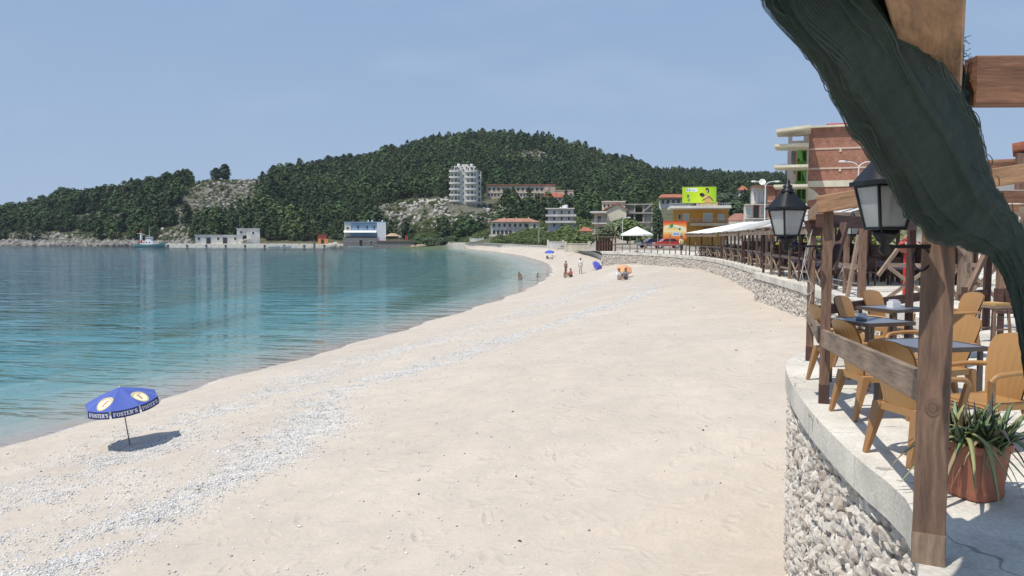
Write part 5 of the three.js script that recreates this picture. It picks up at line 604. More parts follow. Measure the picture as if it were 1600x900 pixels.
// ---------------------------------------------------------------- cafe furniture on the near terrace
function chairParts(o, mb = Mt.chair, ml = Mt.chairLeg) { // faces +z
  const seat = grid(14, 14, (u, v) => { const x = (u - 0.5) * 2, z = (v - 0.5) * 2, e = Math.max(0, Math.hypot(Math.max(0, Math.abs(x) - 0.75), Math.max(0, Math.abs(z) - 0.75)) - 0.12); return v3(x * 0.235 * (1 - 0.05 * (1 - v)), 0.425 - 0.018 * (1 - x * x) * (1 - z * z) - 0.05 * Math.max(0, z - 0.82) - 0.2 * e, z * 0.225 + 0.03); });
  const seatU = seat.clone(); seatU.translate(0, -0.022, 0); const skirt = [bx(-0.225, 0.225, 0.365, 0.415, 0.232, 0.246), bx(-0.236, -0.222, 0.365, 0.418, -0.18, 0.23), bx(0.222, 0.236, 0.365, 0.418, -0.18, 0.23), bx(-0.22, 0.22, 0.365, 0.418, -0.2, -0.186)];
  mesh('seat', [seat, seatU, ...skirt], mb, o);
  const bk = (off) => grid(36, 18, (u, v) => { const x = (u - 0.5) * 2, top = 1 - 0.075 * Math.pow(Math.abs(x), 2.6), w = lerp(0.175, 0.24, smooth(0, 0.85, v)) * (1 - 0.10 * Math.pow(smooth(0.86, 1, v), 2)); const rib = v > 0.08 && v < 0.84 && Math.abs(x) < 0.8 ? 0.007 * Math.pow(Math.abs(Math.sin(x * Math.PI * 3.1)), 0.5) : 0.004; const y = 0.40 + v * 0.54 * top; const lean = -0.185 - 0.05 * v - 0.09 * v * v; return v3(x * w, y, lean + 0.035 * x * x + off * (rib + 0.006)); });
  mesh('backrest', [bk(1), bk(-1)], mat([0.38, 0.205, 0.075], 0.45, { side: THREE.DoubleSide }), o);
  for (const s of [-1, 1]) {
    mesh('armrest', [tube([v3(s * 0.2, 0.66, -0.245), v3(s * 0.255, 0.665, -0.12), v3(s * 0.268, 0.66, 0.08), v3(s * 0.262, 0.645, 0.2), v3(s * 0.25, 0.60, 0.245)], 0.021, 8, 24).scale(1, 1, 1)], mb, o);
    const leg = (x0, y0, z0, x1, z1, w0, w1) => { const g = []; const a = v3(x0, y0, z0), b = v3(x1, 0, z1); const n = new THREE.CylinderGeometry(w0, w1, a.distanceTo(b), 4, 1); n.rotateY(Math.PI / 4); n.scale(1, 1, 0.7); n.applyQuaternion(new THREE.Quaternion().setFromUnitVectors(v3(0, 1, 0), a.clone().sub(b).normalize())); n.translate((a.x + b.x) / 2, (a.y + b.y) / 2, (a.z + b.z) / 2); return n.toNonIndexed(); };
    const fl = [leg(s * 0.215, 0.41, 0.2, s * 0.25, 0.25, 0.062, 0.03), leg(s * 0.25, 0.61, 0.235, s * 0.222, 0.215, 0.03, 0.03)]; fl[1].translate(0, 0.0, 0); const up = bar(v3(s * 0.222, 0.40, 0.2), v3(s * 0.25, 0.61, 0.235), 0.035, 0.05); const f0 = fl[0]; f0.computeVertexNormals(); mesh('leg', [f0, up], ml, o);
    const r0 = leg(s * 0.205, 0.41, -0.17, s * 0.235, -0.27, 0.068, 0.03); r0.computeVertexNormals(); mesh('leg', r0, ml, o);
  }
}
const chairGroup = 'caramel plastic armchairs on the near terrace';
const chair0 = thing('plastic_armchair', 'caramel armchair seen from behind right against the plank rail, nearest one', 'chair', P(3.02, 0.003, 5.9), 1.85, chairGroup); chairParts(chair0); chair0.scale.setScalar(0.95);
for (const [x, d, turn, l] of [
  [3.3, 7.3, 1.65, 'caramel armchair by the rail, second from the big near post'],
  [3.68, 8.95, 1.6, 'caramel armchair half hidden behind the slim railing post'],
  [4.42, 10.05, 0.75, 'caramel armchair facing us at the dark far rail, left of two'],
  [5.25, 11.1, 0.6, 'caramel armchair facing us at the dark far rail, right of two'],
  [4.25, 8.25, -1.25, 'caramel armchair facing the sea, farther of the pair left of the big post'],
  [4.12, 7.65, -1.2, 'caramel armchair facing the sea, nearer of the pair left of the big post'],
  [3.7, 6.15, -1.3, 'caramel armchair behind the potted aloe, right of the big post'],
  [6.05, 10.9, -1.5, 'caramel armchair seen edge-on just right of the big post']])
  copyThing(chair0, P(x, 0.003, d), turn, l, chairGroup);
function table(x, d, turn, label) { const o = thing('cafe_table', label, 'table', P(x, 0, d), turn, 'dark-topped cafe tables'); mesh('top', [bx(-0.31, 0.31, 0.70, 0.725, -0.31, 0.31)], Mt.tableTop, o); mesh('rim', [bx(-0.322, -0.31, 0.69, 0.73, -0.322, 0.322), bx(0.31, 0.322, 0.69, 0.73, -0.322, 0.322), bx(-0.31, 0.31, 0.69, 0.73, 0.31, 0.322), bx(-0.31, 0.31, 0.69, 0.73, -0.322, -0.31)], Mt.tableLeg, o); for (const [a, b] of [[-1, -1], [1, -1], [-1, 1], [1, 1]]) mesh('leg', bar(v3(a * 0.28, 0.69, b * 0.28), v3(a * 0.285, 0.002, b * 0.285), 0.035), Mt.tableLeg, o); return o; }
table(3.62, 6.92, 0.2, 'cafe table between the nearest rail-side armchairs'); table(3.98, 8.85, 0.3, 'cafe table with a silver ashtray behind the slim post'); table(5.0, 10.45, 0.4, 'cafe table with a white napkin box by the dark rail');
{ const p = P(3.86, 0.726, 8.8); const o = thing('ashtray', 'silver ashtray on the middle cafe table', 'ashtray', p); mesh('bowl', lathe([[0, 0], [0.055, 0], [0.065, 0.05], [0.058, 0.05], [0.05, 0.012], [0, 0.012]], 18), Mt.silver, o); mesh('lid', lathe([[0.062, 0.051], [0.05, 0.072], [0, 0.08]], 18), Mt.silver, o); }
{ const p = P(4.98, 0.726, 10.4); const o = thing('napkin_box', 'white napkin box on the table at the dark rail', 'box', p, 0.4); mesh('box', [bx(-0.07, 0.07, 0, 0.08, -0.05, 0.05)], Mt.paper, o); mesh('napkins', bx(-0.055, 0.055, 0.0805, 0.105, -0.035, 0.035), mat([0.6, 0.55, 0.66], 0.8), o); }
// terracotta pot and aloe
{ const o = thing('terracotta_pot', 'reddish square-shouldered terracotta pot beside the big near post', 'pot', P(2.95, 0.002, 5.0), 0.35);
  const sec = (y, w, r) => { const p = []; for (let i = 0; i < 32; i++) { const a = i / 32 * 6.283, c = Math.cos(a), s = Math.sin(a), k = Math.pow(Math.pow(Math.abs(c), 5) + Math.pow(Math.abs(s), 5), -1 / 5); p.push(v3(c * w * k, y, s * w * k)); } return p; };
  const prof = [[0, 0.115], [0.012, 0.128], [0.06, 0.134], [0.075, 0.128], [0.30, 0.152], [0.315, 0.164], [0.355, 0.166], [0.36, 0.158], [0.35, 0.146], [0.31, 0.14]]; const rings = prof.map(([y, w]) => sec(y, w));
  mesh('pot', grid(32, prof.length - 1, (u, v, i, j) => rings[j][i % 32], (u, v) => [u * 1.2, v * 0.5]), Mt.terracotta, o); mesh('soil', move(new THREE.CircleGeometry(0.145, 20), 0, 0.315, 0, 0, -Math.PI / 2), Mt.soil, o); const bt = new THREE.CircleGeometry(0.112, 20); mesh('underside', move(bt, 0, 0.004, 0, 0, Math.PI / 2), Mt.terracotta, o); }
{ const o = thing('aloe_plant', 'sprawling aloe with green and yellowed leaves spilling over the pot', 'plant', P(2.95, 0.318, 5.0)); const r = RNG(41);
  const mats = [mat([0.13, 0.20, 0.085], 0.5), mat([0.20, 0.26, 0.11], 0.5), mat([0.28, 0.28, 0.11], 0.55), mat([0.10, 0.14, 0.085], 0.55), mat([0.30, 0.21, 0.12], 0.7)];
  const blade = (L, w, bend, droop) => { const n = 9, Pp = [], I = []; for (let i = 0; i <= n; i++) { const t = i / n, a = bend * t, ww = w * Math.pow(1 - t, 0.65) * (t < 0.12 ? 0.8 + t * 1.6 : 1), y = L * (Math.sin(0.9) * t - droop * t * t), x = L * t * (0.62 + 0.2 * bend * t), th = w * 0.32 * (1 - t); Pp.push(x, y, -ww, x - th * 0.2, y - th, 0, x, y, ww, x + th * 0.1, y - th * 0.12, 0); } for (let i = 0; i < n; i++) for (let k = 0; k < 4; k++) { const a = i * 4 + k, b = i * 4 + (k + 1) % 4, c = a + 4, e = b + 4; I.push(a, b, e, a, e, c); } const g = new THREE.BufferGeometry(); g.setAttribute('position', new THREE.Float32BufferAttribute(Pp, 3)); g.setIndex(I); g.computeVertexNormals(); return g; };
  const blades = [blade(0.30, 0.022, 0.5, 0.3), blade(0.24, 0.026, 0.3, 0.1), blade(0.36, 0.02, 0.8, 0.95), blade(0.42, 0.018, 1.0, 1.35), blade(0.2, 0.024, 0.2, -0.15)];
  for (let c = 0; c < 13; c++) { const ca = c * 2.4, cr = c ? 0.05 + 0.10 * Math.sqrt(c / 13) : 0, cx = Math.cos(ca) * cr, cz = Math.sin(ca) * cr; for (let i = 0; i < 15; i++) { const k = Math.floor(r() * 5), l = mesh('leaf', blades[k], mats[k === 3 ? (r() < 0.5 ? 2 : 4) : r() < 0.12 ? 4 : Math.floor(r() * 4)], o); l.position.set(cx + (r() - 0.5) * 0.03, -0.02 + r() * 0.07, cz + (r() - 0.5) * 0.03); l.rotation.set((r() - 0.5) * 0.5, i * 2.4 + r(), (r() - 0.35) * 0.7); const s = 0.7 + 0.65 * r(); l.scale.set(s, s, s * 1.2); } }
  for (const [a, s] of [[2.6, 1.2], [3.0, 1.3], [3.3, 1.1], [-0.5, 1.1], [0.1, 1.3], [0.9, 1.15]]) { const l = mesh('leaf', blades[2 + (s > 1.24 ? 1 : 0)], mats[s > 1.24 ? 2 : 1], o); l.rotation.set(0, a, 0.1); l.position.set(Math.cos(a) * 0.1, 0.03, -Math.sin(a) * 0.1); l.scale.setScalar(s); } 
  for (const [x, z, t, a] of [[0.06, 0.0, 0.95, 0.3], [-0.05, 0.08, 0.8, 2], [0.12, 0.05, 1.0, 5.6]]) { const l = mesh('leaf', blades[4], mat([0.10, 0.11, 0.12], 0.5), o); l.position.set(x, 0.08, z); l.rotation.set(0, a, 0.5); l.scale.setScalar(1.3 * t); } }
// dark corner beyond: table with stools, palm
{ const o = thing('wooden_stool', 'small wooden bar stool on the pale floor behind the big post', 'stool', P(7.5, 0.002, 12.4), 0.3); mesh('seat', bx(-0.17, 0.17, 0.55, 0.59, -0.17, 0.17), Mt.timberWeath, o); for (const [a, b] of [[-1, -1], [1, -1], [-1, 1], [1, 1]]) mesh('leg', bar(v3(a * 0.13, 0.55, b * 0.13), v3(a * 0.17, 0, b * 0.17), 0.035), Mt.post, o); mesh('stretcher', [bar(v3(-0.15, 0.22, 0.15), v3(0.15, 0.22, 0.15), 0.025), bar(v3(-0.15, 0.22, -0.15), v3(0.15, 0.22, -0.15), 0.025)], Mt.post, o); mesh('cushion', bx(-0.15, 0.15, 0.591, 0.63, -0.15, 0.15), mat([0.45, 0.28, 0.1], 0.8), o); }
{ const o = thing('wooden_bench', 'dark timber bench in the shade under the A-shaped braces', 'bench', P(8.55, 0.002, 12.6), -0.5); mesh('seat', bx(-0.8, 0.8, 0.42, 0.46, -0.2, 0.2), Mt.postDark, o); mesh('backrest', bx(-0.8, 0.8, 0.55, 0.8, -0.24, -0.2), Mt.postDark, o); for (const x of [-0.7, 0.7]) { mesh('leg', [bx(x - 0.04, x + 0.04, 0, 0.42, 0.1, 0.18), bx(x - 0.04, x + 0.04, 0, 0.8, -0.199, -0.13)], Mt.postDark, o); } }
function palm(label, x, d, base, H, k) { const o = thing('potted_palm', label, 'plant', P(x, base, d)); mesh('pot', lathe([[0, 0], [0.16, 0], [0.2, 0.32], [0.22, 0.33], [0.22, 0.37], [0.18, 0.37], [0.17, 0.3], [0, 0.3]], 16), mat([0.12, 0.07, 0.06], 0.7), o); mesh('stem', cyl(0.03, 0.02, H, 0, 0.3, 0, 7), Mt.post, o); const r = RNG(k), bl = () => { const n = 6, Pp = [], I = []; for (let i = 0; i <= n; i++) { const t = i / n, w = 0.013 * Math.sin(Math.PI * (0.08 + 0.9 * t)), y = 0.42 * t - 0.42 * t * t; Pp.push(0.55 * t, y, -w, 0.55 * t, y, w); } for (let i = 0; i < n; i++) { const a = i * 2; I.push(a, a + 1, a + 3, a, a + 3, a + 2); } const g = new THREE.BufferGeometry(); g.setAttribute('position', new THREE.Float32BufferAttribute(Pp, 3)); g.setIndex(I); g.computeVertexNormals(); return g; }, B = bl(), m = mat([0.05, 0.085, 0.045], 0.5, { side: THREE.DoubleSide }); for (let i = 0; i < 46; i++) { const l = mesh('leaf', B, m, o); l.position.y = 0.3 + H - 0.05 * r(); l.rotation.set((r() - 0.5) * 0.8, r() * 6.28, (r() - 0.45) * 1.5); l.scale.setScalar(0.6 + 0.6 * r()); } }
palm('dark potted palm with drooping leaves by the right-hand posts', 8.9, 13.75, 0.002, 0.75, 61);
// ---------------------------------------------------------------- pergola frames of the second terrace
{
  const o = thing('weathered_pergola', 'weathered post and beam frame along the second terrace edge', 'pergola');
  const line = lineMid.filter(([x, d]) => d > 20), inn = offsetLine(line, 0.45); const at2 = d => { for (let i = 1; i < inn.length; i++) if (d <= inn[i][1]) { const k = (d - inn[i - 1][1]) / (inn[i][1] - inn[i - 1][1]); return lerp(inn[i - 1][0], inn[i][0], k); } return inn[inn.length - 1][0]; };
  const ds = [21.7, 23.3, 25]; const tops = [];
  for (const d of ds) { const x = at2(d); mesh('post', bar(P(x, 0, d), P(x, 2.05, d), d < 23 ? 0.17 : 0.13), d < 24 ? Mt.post : Mt.timberWeath, o); tops.push([x, d]); }
  for (let i = 0; i + 1 < tops.length; i++) { mesh('top_beam', bar(P(tops[i][0], 2.13, tops[i][1]), P(tops[i + 1][0], 2.13, tops[i + 1][1] - 0.01), 0.12, 0.15), Mt.timberWeath, o); if (i < 3) mesh('rail', bar(P(tops[i][0] - 0.1, 0.82, tops[i][1] + 0.08), P(tops[i + 1][0] - 0.1, 0.82, tops[i + 1][1] - 0.08), 0.05, 0.14), Mt.postPale, o); }
  for (let i = 0; i + 1 < tops.length; i++) mesh('cable', [bar(P(tops[i][0], 0.35, tops[i][1]), P(tops[i + 1][0], 0.35, tops[i + 1][1]), 0.02), bar(P(tops[i][0], 0.18, tops[i][1]), P(tops[i + 1][0], 0.18, tops[i + 1][1]), 0.02)], Mt.metal, o);
  // inner rows
  for (const [x, d] of [[11.6, 20.6], [12.6, 20.6], [13.3, 20.8], [12.2, 24.5], [13.8, 24.2], [15.4, 24], [10.9, 20.7]]) mesh('post', bar(P(x, 0, d), P(x, 2.25, d), 0.17), x % 2 < 1 ? Mt.post : Mt.timberWeath, o);
  for (const d of [20.7, 24.3]) mesh('cross_beam', bar(P(at2(Math.max(21, d)) - 0.3, 2.31, d + 0.1), P(17.4, 2.34, d - 0.5), 0.1, 0.16), Mt.timberWeath, o);
  // X braces of the railing by the corner, and leaning struts
  for (const [x0, x1, d] of [[9.75, 10.85, 20.75], [10.95, 11.55, 20.7], [11.7, 12.55, 20.7], [12.7, 13.25, 20.75]]) { mesh('rail', bar(P(x0, 0.92, d), P(x1, 0.9, d), 0.05, 0.11), Mt.postPale, o); mesh('brace', bar(P(x0, 0.05, d), P(x1, 0.86, d), 0.05, 0.09), Mt.postPale, o); mesh('brace', bar(P(x0, 0.86, d - 0.06), P(x1, 0.05, d - 0.06), 0.05, 0.09), Mt.postPale, o); }
  for (const [x0, d0, h0, x1, d1, h1] of [[9.25, 22, 0.02, 9.6, 22.2, 1.7], [11.0, 24, 0.5, 12.2, 24.4, 1.9], [10.2, 25.2, 0.02, 10.8, 25.8, 0.8], [11.6, 20.5, 1.2, 10.9, 20.5, 2.1]]) mesh('strut', bar(P(x0, h0, d0), P(x1, h1, d1), 0.09, 0.11), Mt.postPale, o);
}
function smallLantern(label, x, d, h, k) { lantern(label, P(x, h, d), k, 0.2, 0.28, 0.1); }
smallLantern('small lantern on the weathered frame, just left of the big lantern', 9.72, 22.9, 1.72, 1.5); smallLantern('small lantern on the weathered frame near the looped cable', 10.5, 29, 1.72, 1.5); smallLantern('small lantern on the frame, third along the second terrace', 10.85, 32.6, 1.72, 1.5);
// ---------------------------------------------------------------- promenade lean-tos
const lineAt = (l, d) => { for (let i = 1; i < l.length; i++) if (d <= l[i][1]) return lerp(l[i - 1][0], l[i][0], clamp((d - l[i - 1][1]) / (l[i][1] - l[i - 1][1]))); return l[l.length - 1][0]; };
const sheetGeo = (a, b, c, e) => { const n = 18, f = (off) => grid(n, 2, (u, v) => { const p = a.clone().lerp(b, u), q = e.clone().lerp(c, u), r = p.lerp(q, v); r.y += 0.022 * Math.sin(u * n * Math.PI / 1.5) + off; return r; }); return mg([f(0), f(-0.025)]); };
const darkChair = thing('cafe_chair', 'dark wooden chair in the shade under the middle lean-to roof', 'chair', [0, 0, 0], 0, 'dark chairs under the lean-to roofs');
{ const m = mat([0.13, 0.075, 0.05], 0.7); mesh('seat', bx(-0.22, 0.22, 0.42, 0.46, -0.22, 0.22), m, darkChair); mesh('backrest', [bx(-0.22, 0.22, 0.62, 0.92, -0.23, -0.2), bx(-0.22, -0.18, 0.46, 0.62, -0.22, -0.19), bx(0.18, 0.22, 0.46, 0.62, -0.22, -0.19)], m, darkChair); for (const [a, b] of [[-1, -1], [1, -1], [-1, 1], [1, 1]]) mesh('leg', bx(a * 0.19 - 0.02, a * 0.19 + 0.02, 0, 0.42, b * 0.19 - 0.02, b * 0.19 + 0.02), m, darkChair); }
const darkTable = thing('dining_table', 'square table in the shade under the middle lean-to roof', 'table', [0, 0, 0], 0, 'tables under the lean-to roofs');
mesh('top', bx(-0.4, 0.4, 0.7, 0.74, -0.4, 0.4), mat([0.3, 0.24, 0.3], 0.7), darkTable); mesh('cloth', bx(-0.41, 0.41, 0.55, 0.745, -0.41, 0.41), mat([0.22, 0.18, 0.26], 0.8), darkTable); for (const [a, b] of [[-1, -1], [1, -1], [-1, 1], [1, 1]]) mesh('leg', bx(a * 0.35 - 0.025, a * 0.35 + 0.025, 0, 0.55, b * 0.35 - 0.025, b * 0.35 + 0.025), Mt.postDark, darkTable);
let firstC = true, firstT = true;
const putChair = (x, d, t, where) => { const l = 'dark wooden chair in the shade under the ' + where; if (firstC) { firstC = false; darkChair.position.copy(P(x, 0.002, d)); darkChair.rotation.y = t; darkChair.userData.label = l; } else copyThing(darkChair, P(x, 0.002, d), t, l); };
const putTable = (x, d, t, where) => { const l = 'cloth-covered table in the shade under the ' + where; if (firstT) { firstT = false; darkTable.position.copy(P(x, 0.002, d)); darkTable.rotation.y = t; darkTable.userData.label = l; } else copyThing(darkTable, P(x, 0.002, d), t, l); };
function leanTo(label, where, line, d0, d1, hF, hB, width, m, slats) {
  const o = thing('lean_to_shelter', label, 'shelter', [0, 0, 0], 0, 'lean-to roofs of the promenade restaurants'); const n = Math.max(3, Math.round((d1 - d0) / 1.1)), f = d => lineAt(line, d) + 0.15;
  for (let i = 0; i < n; i++) { const a = lerp(d0, d1, i / n), b = lerp(d0, d1, (i + 0.96) / n), dy = R(-0.03, 0.03); mesh('roof_sheet', sheetGeo(P(f(b), hF + 0.13 + dy, b), P(f(a), hF + 0.13 + dy, a), P(f(a) + width, hB + 0.13 + dy, a), P(f(b) + width, hB + 0.13 + dy, b)), slats && i % 2 ? Mt.roofSheetGrey : m, o); }
  const np = Math.max(3, Math.round((d1 - d0) / 1.75)); const posts = [];
  for (let i = 0; i <= np; i++) { const d = lerp(d0 + 0.1, d1 - 0.1, i / np), x = f(d) + 0.35; posts.push([x, d]); const k = 0.35 / width, kb = (width - 0.2) / width; mesh('post', bar(P(x, 0, d), P(x, lerp(hF, hB, k), d), 0.1), i % 2 ? Mt.timberWeath : Mt.postDark, o); mesh('post', bar(P(f(d) + width - 0.2, 0, d), P(f(d) + width - 0.2, lerp(hF, hB, kb), d), 0.12), Mt.postDark, o); mesh('rafter', bar(P(f(d) - 0.1, hF + 0.03, d), P(f(d) + width + 0.1, hB + 0.03, d), 0.07, 0.11), Mt.timberWeath, o); }
  for (let i = 0; i < np; i++) { const [xa, da] = posts[i], [xb, db] = posts[i + 1]; const r = mesh('rail', bar(P(xa, 0.85, da + 0.07), P(xb, 0.85, db - 0.07), 0.05, 0.09), Mt.railGrey, o); if (i % 2 === 0) { mesh('brace', bar(P(xa, 0.05, da + 0.07), P(xb, 0.8, db - 0.07), 0.04, 0.07), Mt.postPale, o); mesh('brace', bar(P(xa + 0.05, 0.8, da + 0.07), P(xb + 0.05, 0.05, db - 0.07), 0.04, 0.07), Mt.postPale, o); } else mesh('rail', bar(P(xa, 0.4, da + 0.07), P(xb, 0.4, db - 0.07), 0.04, 0.08), Mt.railGrey, o); }
  mesh('eave_board', bar(P(f(d0) + 0.02, hF - 0.1, d0), P(f((d0 + d1) / 2) + 0.02, hF - 0.1, (d0 + d1) / 2), 0.04, 0.16), Mt.timberWeath, o); mesh('eave_board', bar(P(f((d0 + d1) / 2) + 0.02, hF - 0.1, (d0 + d1) / 2 + 0.01), P(f(d1) + 0.02, hF - 0.1, d1), 0.04, 0.16), Mt.timberWeath, o);
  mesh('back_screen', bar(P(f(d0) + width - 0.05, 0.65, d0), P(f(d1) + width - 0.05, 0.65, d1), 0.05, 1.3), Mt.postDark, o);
  const rr = RNG(Math.round(d0)); for (let d = d0 + 1.2; d < d1 - 0.7; d += 2.3) for (const q of [1.5, 3.4]) { if (q > width - 1) continue; const x = f(d) + q; putTable(x, d, rr() * 0.4, where); for (const [a, b, t] of [[0, -0.62, 0], [0, 0.62, Math.PI], [-0.62, 0, Math.PI / 2], [0.62, 0, -Math.PI / 2]]) if (rr() < 0.8) putChair(x + a, d - b, t + (rr() - 0.5) * 0.5, where); }
}
leanTo('long grey slatted lean-to roof on the second terrace behind the slim posts', 'slatted lean-to nearest the slim posts', offsetLine(lineMid, -0.05), 26, 36.8, 1.92, 3.6, 5.4, Mt.roofSheet, true);
leanTo('pale lean-to roof first beyond the wall step, right of three', 'lean-to right of three beyond the wall step', lineFar, 38.6, 48.6, 1.92, 3.5, 5.2, Mt.roofSheetGrey, true);
leanTo('white lean-to roof in the middle of the promenade row', 'middle lean-to of the promenade row', lineFar, 49.6, 58.6, 1.88, 3.1, 5.0, Mt.roofSheet, false);
leanTo('brightest white lean-to roof at the far left of the promenade row', 'bright white lean-to at the far end', lineFar, 59.8, 71, 1.84, 2.8, 5.2, mat([0.8, 0.8, 0.79], 0.6), false);
// open rail, cage and parasol at the far end
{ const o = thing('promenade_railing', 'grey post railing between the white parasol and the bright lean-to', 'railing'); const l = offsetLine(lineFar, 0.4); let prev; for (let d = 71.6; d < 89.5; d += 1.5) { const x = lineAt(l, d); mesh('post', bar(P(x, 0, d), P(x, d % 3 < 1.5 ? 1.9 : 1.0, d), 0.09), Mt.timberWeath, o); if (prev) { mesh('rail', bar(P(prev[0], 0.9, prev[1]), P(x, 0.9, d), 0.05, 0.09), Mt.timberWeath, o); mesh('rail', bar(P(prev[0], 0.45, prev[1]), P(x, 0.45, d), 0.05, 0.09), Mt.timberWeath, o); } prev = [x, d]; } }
{ const o = thing('timber_booth', 'small brown slatted timber booth at the end of the promenade', 'booth', P(10.9, 0, 93), 0.1); for (let i = 0; i <= 6; i++) mesh('slat', bx(-0.9 + i * 0.3 - 0.04, -0.9 + i * 0.3 + 0.04, 0, 1.55, 0.78, 0.84), Mt.post, o); for (const x of [-0.95, 0.95]) for (const z of [-0.8, 0.8]) mesh('post', bx(x - 0.06, x + 0.06, 0, 1.6, z - 0.06, z + 0.06), Mt.postDark, o); mesh('roof', bx(-1.15, 1.15, 1.605, 1.68, -1, 1), Mt.timberWeath, o); mesh('rail', bx(-0.88, 0.88, 0.7, 0.8, 0.845, 0.88), Mt.postDark, o); mesh('back_wall', bx(-0.88, 0.88, 0, 1.2, -0.83, -0.78), Mt.postDark, o); }
{ const o = thing('cafe_parasol', 'white pyramid parasol at the far end of the promenade', 'parasol', P(13.4, 0, 86)); const g = new THREE.ConeGeometry(1.75, 0.85, 8, 1, true); mesh('canopy', clean(g).translate(0, 2.35, 0), mat([0.82, 0.81, 0.78], 0.8, { side: THREE.DoubleSide }), o); mesh('pole', cyl(0.03, 0.03, 2.7, 0, 0, 0, 8), Mt.metal, o); mesh('base', cyl(0.3, 0.26, 0.1, 0, 0, 0, 12), Mt.concGrey, o); const v = new THREE.CylinderGeometry(1.75, 1.75, 0.16, 8, 1, true); mesh('valance', clean(v).translate(0, 1.845, 0), mat([0.8, 0.79, 0.76], 0.8, { side: THREE.DoubleSide }), o); }
function car(label, x, d, y, turn, c) { const o = thing('parked_car', label, 'car', [x, y, -d], turn, 'cars parked behind the promenade'); const pr = [[-2, 0.35], [-2.05, 0.7], [-1.95, 0.92], [-1.1, 1.0], [-0.55, 1.42], [0.9, 1.46], [1.6, 1.05], [2.0, 0.95], [2.08, 0.6], [2.0, 0.32]]; mesh('body', extrude(pr, 1.6).translate(0, 0, -0.8), mat(c, 0.25, { physical: true, clearcoat: 1 }), o); for (const s of [-1, 1]) mesh('window', extrude([[-0.95, 1.03], [-0.5, 1.37], [0.84, 1.4], [1.35, 1.05]], 0.02).translate(0, 0, s > 0 ? 0.795 : -0.815), Mt.glass, o); for (const x2 of [-1.3, 1.3]) for (const s of [-1, 1]) { const w = mesh('wheel', clean(new THREE.CylinderGeometry(0.32, 0.32, 0.2, 18).rotateX(Math.PI / 2)).translate(x2, 0.32, s * 0.74), Mt.dark, o); mesh('rim', clean(new THREE.CylinderGeometry(0.2, 0.2, 0.02, 14).rotateX(Math.PI / 2)).translate(x2, 0.32, s * 0.85), Mt.metal, w); } for (const s of [-0.55, 0.55]) mesh('headlight', bx(-2.06, -1.98, 0.65, 0.8, s - 0.18, s + 0.18), Mt.glassPale, o); }
car('red car parked behind the far railing', (1042 - 800) / FOCAL * 118, 118, 4.1, 0.1, [0.5, 0.03, 0.03]); car('dark blue car parked left of the red car', (1018 - 800) / FOCAL * 122, 122, 4.1, 0.2, [0.06, 0.07, 0.16]);
{ const o = thing('flower_planter', 'red flowering planter on a stand beyond the cross-braced rail', 'planter', P(10.9, 0, 22.2), 0, 'red flower planters'); mesh('stand', cyl(0.04, 0.04, 1.2, 0, 0, 0, 8), Mt.red, o); mesh('bowl', lathe([[0, 1.2], [0.12, 1.22], [0.2, 1.36], [0.18, 1.36], [0, 1.3]], 14), Mt.terracotta, o); const f = crownGeo(91, 160, roundShape, 0.09); f.scale(0.5, 0.32, 0.5); f.translate(0, 1.28, 0); mesh('flowers', f, mat([0.55, 0.05, 0.035], 0.7, { side: THREE.DoubleSide }), o); copyThing(o, P(11.75, 0, 22.4), 1, 'red flowering planter beyond the rail, partly behind the big post'); }
// street lamps
function streetLamp(label, px, pyTop, d, w, two = true) { const t = at(px, pyTop, d), H = t.y - 4.1; const o = thing('street_lamp', label, 'street lamp', [t.x, 4.1, t.z], 0, 'white street lamps'); mesh('pole', cyl(0.07, 0.045, H - 0.6, 0, 0, 0, 10), Mt.lampWhite, o); for (const s of two ? [-1, 1] : [1]) { mesh('arm', tube([v3(0, H - 0.62, 0), v3(s * 0.06, H - 0.3, 0), v3(s * w * 0.4, H - 0.05, 0), v3(s * w, H + 0.02, 0)], 0.035, 8, 20), Mt.lampWhite, o); const h = new THREE.SphereGeometry(1, 14, 8); h.scale(0.3, 0.085, 0.13); mesh('lamp_head', clean(h).translate(s * (w + 0.22), H + 0.03, 0), Mt.lampWhite, o); } }
streetLamp('double-armed street lamp in front of the brick building', 1342, 253, 62, 1.05); streetLamp('double-armed street lamp in front of the glazed block', 1196, 284, 80, 0.95); streetLamp('street lamp pole by the far beach bushes', 842, 356, 250, 1.2, false); streetLamp('slim street lamp in front of the leafy tree', 973, 340, 140, 0.9, false);
for (const [px, d, h, l] of [[767, 300, 6, 'thin utility pole left of the white house'], [934, 150, 5, 'thin utility pole in front of the pink hut']]) { const p = hillPt(px, d); const o = thing('utility_pole', l, 'pole', [p.x, p.y - 0.2, p.z], 0); mesh('pole', cyl(0.1, 0.07, h, 0, 0, 0, 8), Mt.timberWeath, o); mesh('cross_arm', bx(-0.5, 0.5, h - 0.5, h - 0.42, -0.05, 0.05), Mt.timberWeath, o); }
for (const [px, d, w, l, m] of [[868, 212, 4, 'low white gateway wall behind the far sand', Mt.white], [902, 170, 5, 'pale block hut wall behind the far sand wall', Mt.cream], [745, 372, 6, 'white plaster ramp wall at the far left of the sand', Mt.white]]) { const p = hillPt(px, d); const o = thing('garden_wall', l, 'wall', [p.x, Math.max(2.5, p.y) - 0.3, p.z - 0.5], 0); mesh('wall', bx(-w / 2, w / 2, 0, 1.7, -0.2, 0.2), m, o); mesh('coping', bx(-w / 2 - 0.08, w / 2 + 0.08, 1.702, 1.82, -0.28, 0.28), Mt.concrete, o); for (const s of [-1, 1]) mesh('pillar', bx(s * w / 2 - 0.25, s * w / 2 + 0.25, 0, 2.2, -0.31, 0.31), m, o); }
